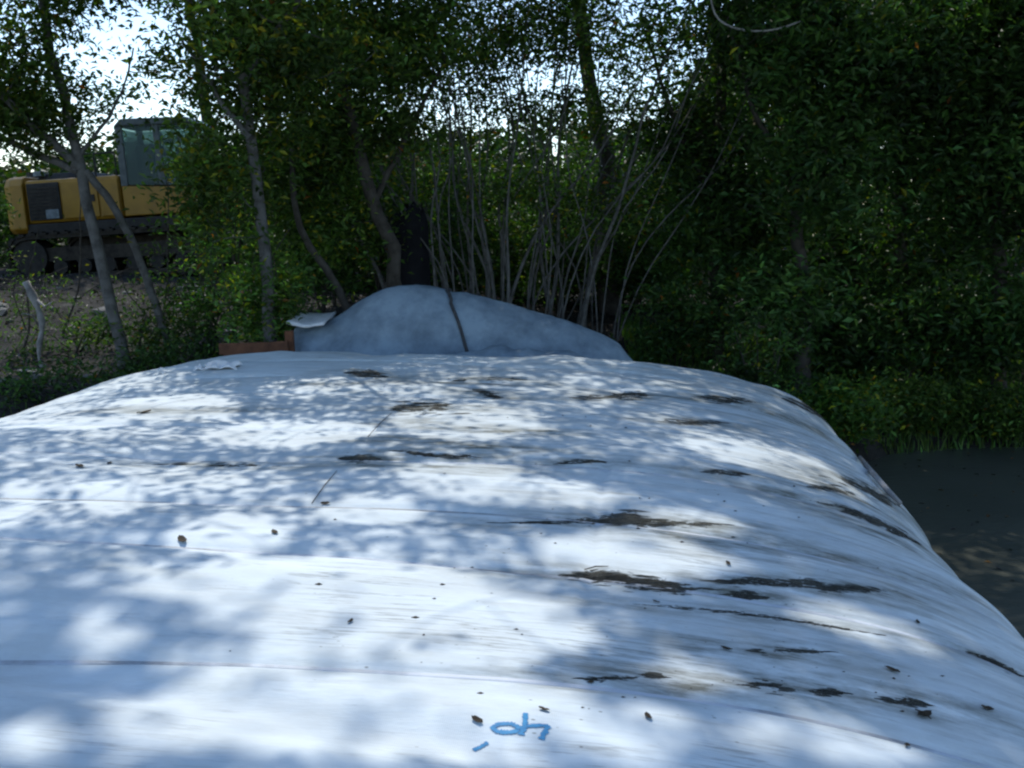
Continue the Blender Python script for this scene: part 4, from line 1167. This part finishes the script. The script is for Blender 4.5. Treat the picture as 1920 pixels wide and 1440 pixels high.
sms = [stone_mesh(s) for s in range(5)]
r = np.random.default_rng(74)
cnt = 0
while cnt < 46:
    x = r.uniform(-7.4, -2.9); y = r.uniform(9.8, 16.2)
    if not (-0.52 * y < x < -0.22 * y): continue
    s = 0.05 + 0.10 * r.random() ** 2
    o = link('rubble_stone', sms[cnt % 5]); o.location = (x, y, gz(x, y) + s * 0.15); o.scale = (s * (0.8 + 0.6 * r.random()), s, s)
    o.rotation_euler = (0, 0, r.random() * 6)
    tag(o, 'grey rubble stone lying on the left bank below the excavator', 'stone', 'rubble stones on the left bank')
    cnt += 1
c0 = pts((84, 730, 11.0), (70, 660, 11.0), (82, 610, 11.0), (70, 572, 11.0), (48, 528, 11.0))
db = MB(); db.tube([tuple(p) for p in spline(ground_first(c0), 14)], list(np.linspace(0.020, 0.045, 14) * (1 + 0.25 * np.sin(np.arange(14) * 1.9))), 8)
db.tube(pts((66, 560, 11.0), (84, 575, 10.95), (98, 566, 10.9)), [0.02, 0.012, 0.006], 6); db.tube(pts((72, 610, 11.0), (60, 590, 10.9), (40, 588, 10.8)), [0.015, 0.01, 0.004], 6)
dbo = db.build('dead_branch', M['dead'], smooth_shade=True)
tag(dbo, 'pale broken dead branch standing on the left bank', 'branch')
sx_, sy_ = at(768, 430, 11.9).x, 11.9
su = MB(); zz = gz(sx_, sy_)
zt_ = at(768, 382, 11.9).z
rgs = []
for k, (f, rr) in enumerate(((0, 0.30), (0.15, 0.24), (0.6, 0.21), (0.9, 0.22), (1.0, 0.17))):
    rgs.append([(sx_ + rr * (1 + 0.12 * math.sin(t * 3 + k)) * math.cos(t), sy_ + rr * math.sin(t), zz - 0.05 + (zt_ - zz) * f + (0.08 * math.sin(t * 4) if k == 4 else 0)) for t in np.linspace(0, 2 * math.pi, 16, endpoint=False)])
vs = [p for q in rgs for p in q]; fs = [(a * 16 + b, a * 16 + (b + 1) % 16, (a + 1) * 16 + (b + 1) % 16, (a + 1) * 16 + b) for a in range(4) for b in range(16)] + [tuple(64 + b for b in range(16))]
suo = su.add(vs, fs).build('tree_stump', mottled('near_black_wood', (0.004, 0.004, 0.006), (0.012, 0.012, 0.015), 8, 0.9, 20, 0.01), smooth_shade=True)  # stump wood in a near-black tone
tag(suo, 'tall dark broken stump in the shade behind the hump', 'tree stump')

# ------------------------------------------------------------------ small litter on the tube
def dead_leaf_mesh(seed):
    r = np.random.default_rng(seed)
    a, b = np.meshgrid(np.linspace(-1, 1, 7), np.linspace(-1, 1, 4), indexing='ij')
    w = 0.42 * np.sqrt(np.clip(1 - a * a, 0.0, 1)) + 0.02
    vs = np.stack([a, b * w, 0.22 * a * a + 0.25 * (b * w) ** 2 * 3 + 0.06 * r.normal(size=a.shape)], -1).reshape(-1, 3)
    me = np_mesh('dead_leaf', vs, grid_faces(7, 4)); me.materials.append(M['dryleaf'])
    return me


dl = [dead_leaf_mesh(s) for s in range(4)]
spots = [(1020, 1332, 22, 'dark speck of leaf just above the blue mark'), (1365, 1058, 18, 'small black leaf above the longest mud band'), (657, 1167, 18, 'lone black leaf bit on the bright cloth left of centre'),
         (1362, 1218, 22, 'dark leaf left of the thin brown streak at lower right'), (1215, 1346, 26, 'slanting brown leaf right of the blue mark'), (1672, 1258, 26, 'dead leaf above the lower right clods'),
         (1732, 1342, 34, 'largest dead leaf, beside the short twig at lower right'), (515, 1000, 24, 'dead leaf on the shaded cloth left of centre'), (342, 1014, 30, 'curled dead leaf in a bright patch at left'),
         (150, 876, 28, 'dead leaf near the left edge of the tube'), (895, 1352, 26, 'thin grey leaf just left of the blue mark'), (205, 870, 18, 'small dead leaf beside the one near the left edge'),
         (610, 945, 18, 'dead leaf at the lower end of the straight twig'), (270, 775, 30, 'dead leaf on the far left shoulder of the tube'), (1230, 1130, 16, 'tiny leaf bit under the wide olive mud'),
         (1720, 1168, 16, 'tiny leaf bit on the right slope of the tube'), (1850, 1330, 24, 'dead leaf at the lower right edge of the picture'), (1700, 1400, 20, 'dead leaf in the bottom right corner')]
r = np.random.default_rng(75)
for k, (px, py, w, lab) in enumerate(spots):
    loc, nr = on_tube(px, py)
    if loc is None: continue
    d = (loc - Vector((0, 0, CAM_Z))).length
    s = w / FOC * d * 0.5
    o = link('fallen_leaf', dl[k % 4]); o.scale = (s, s, s)
    o.rotation_mode = 'QUATERNION'
    o.rotation_quaternion = nr.to_track_quat('Z', 'Y') @ Matrix.Rotation(r.random() * 6.28, 3, 'Z').to_quaternion()
    o.location = loc + nr * 0.003
    tag(o, lab, 'leaf', 'dead leaves on the white tube')
# twigs
for k, (a, b, lab) in enumerate([((585, 945), (632, 885), 'thin straight twig left of centre on the tube'), ((690, 820), (735, 775), 'thin twig at the left end of the black mud clod'),
                                 ((1715, 1332), (1745, 1352), 'short twig by the clod at the lower right'), ((1095, 1070), (1140, 1065), 'short twig on the longest mud band')]):
    p0, n0 = on_tube(*a); p1, n1 = on_tube(*b); pm, nm_ = on_tube((a[0] + b[0]) / 2, (a[1] + b[1]) / 2)
    o = MB().tube([p0 + n0 * 0.004, pm + nm_ * 0.010, p1 + n1 * 0.006], [0.0016, 0.0024, 0.0012], 5).build('twig', M['dryleaf'])
    tag(o, lab, 'twig', 'twigs on the white tube')
# crumbs: uncountable specks of mud
r = np.random.default_rng(76)
cb = MB()
for k in range(200):
    px = 960 + r.normal() * 330 + 320; py = 700 + 640 * r.random() ** 1.4
    if not (30 < px < 1890): continue
    loc, nr = on_tube(px, py)
    if loc is None: continue
    s = 0.0018 + 0.005 * r.random() ** 3
    a = r.random(3) * 1.2 + 0.3
    cb.add([loc + Vector((s * a[0] * 1.6, 0, 0.001)), loc + Vector((0, s * a[1], 0.001)), loc + Vector((-s * a[2] * 1.6, 0, 0.001)), loc + Vector((0, -s, 0.001)), loc + nr * s * 0.9],
           [(0, 1, 4), (1, 2, 4), (2, 3, 4), (3, 0, 4)])
cbo = cb.build('mud_crumbs', M['dryleaf'])
tag(cbo, 'scattered dark crumbs of mud on the white tube', 'mud crumbs', kind='stuff')
print('leaves', TREE_STATS[0])
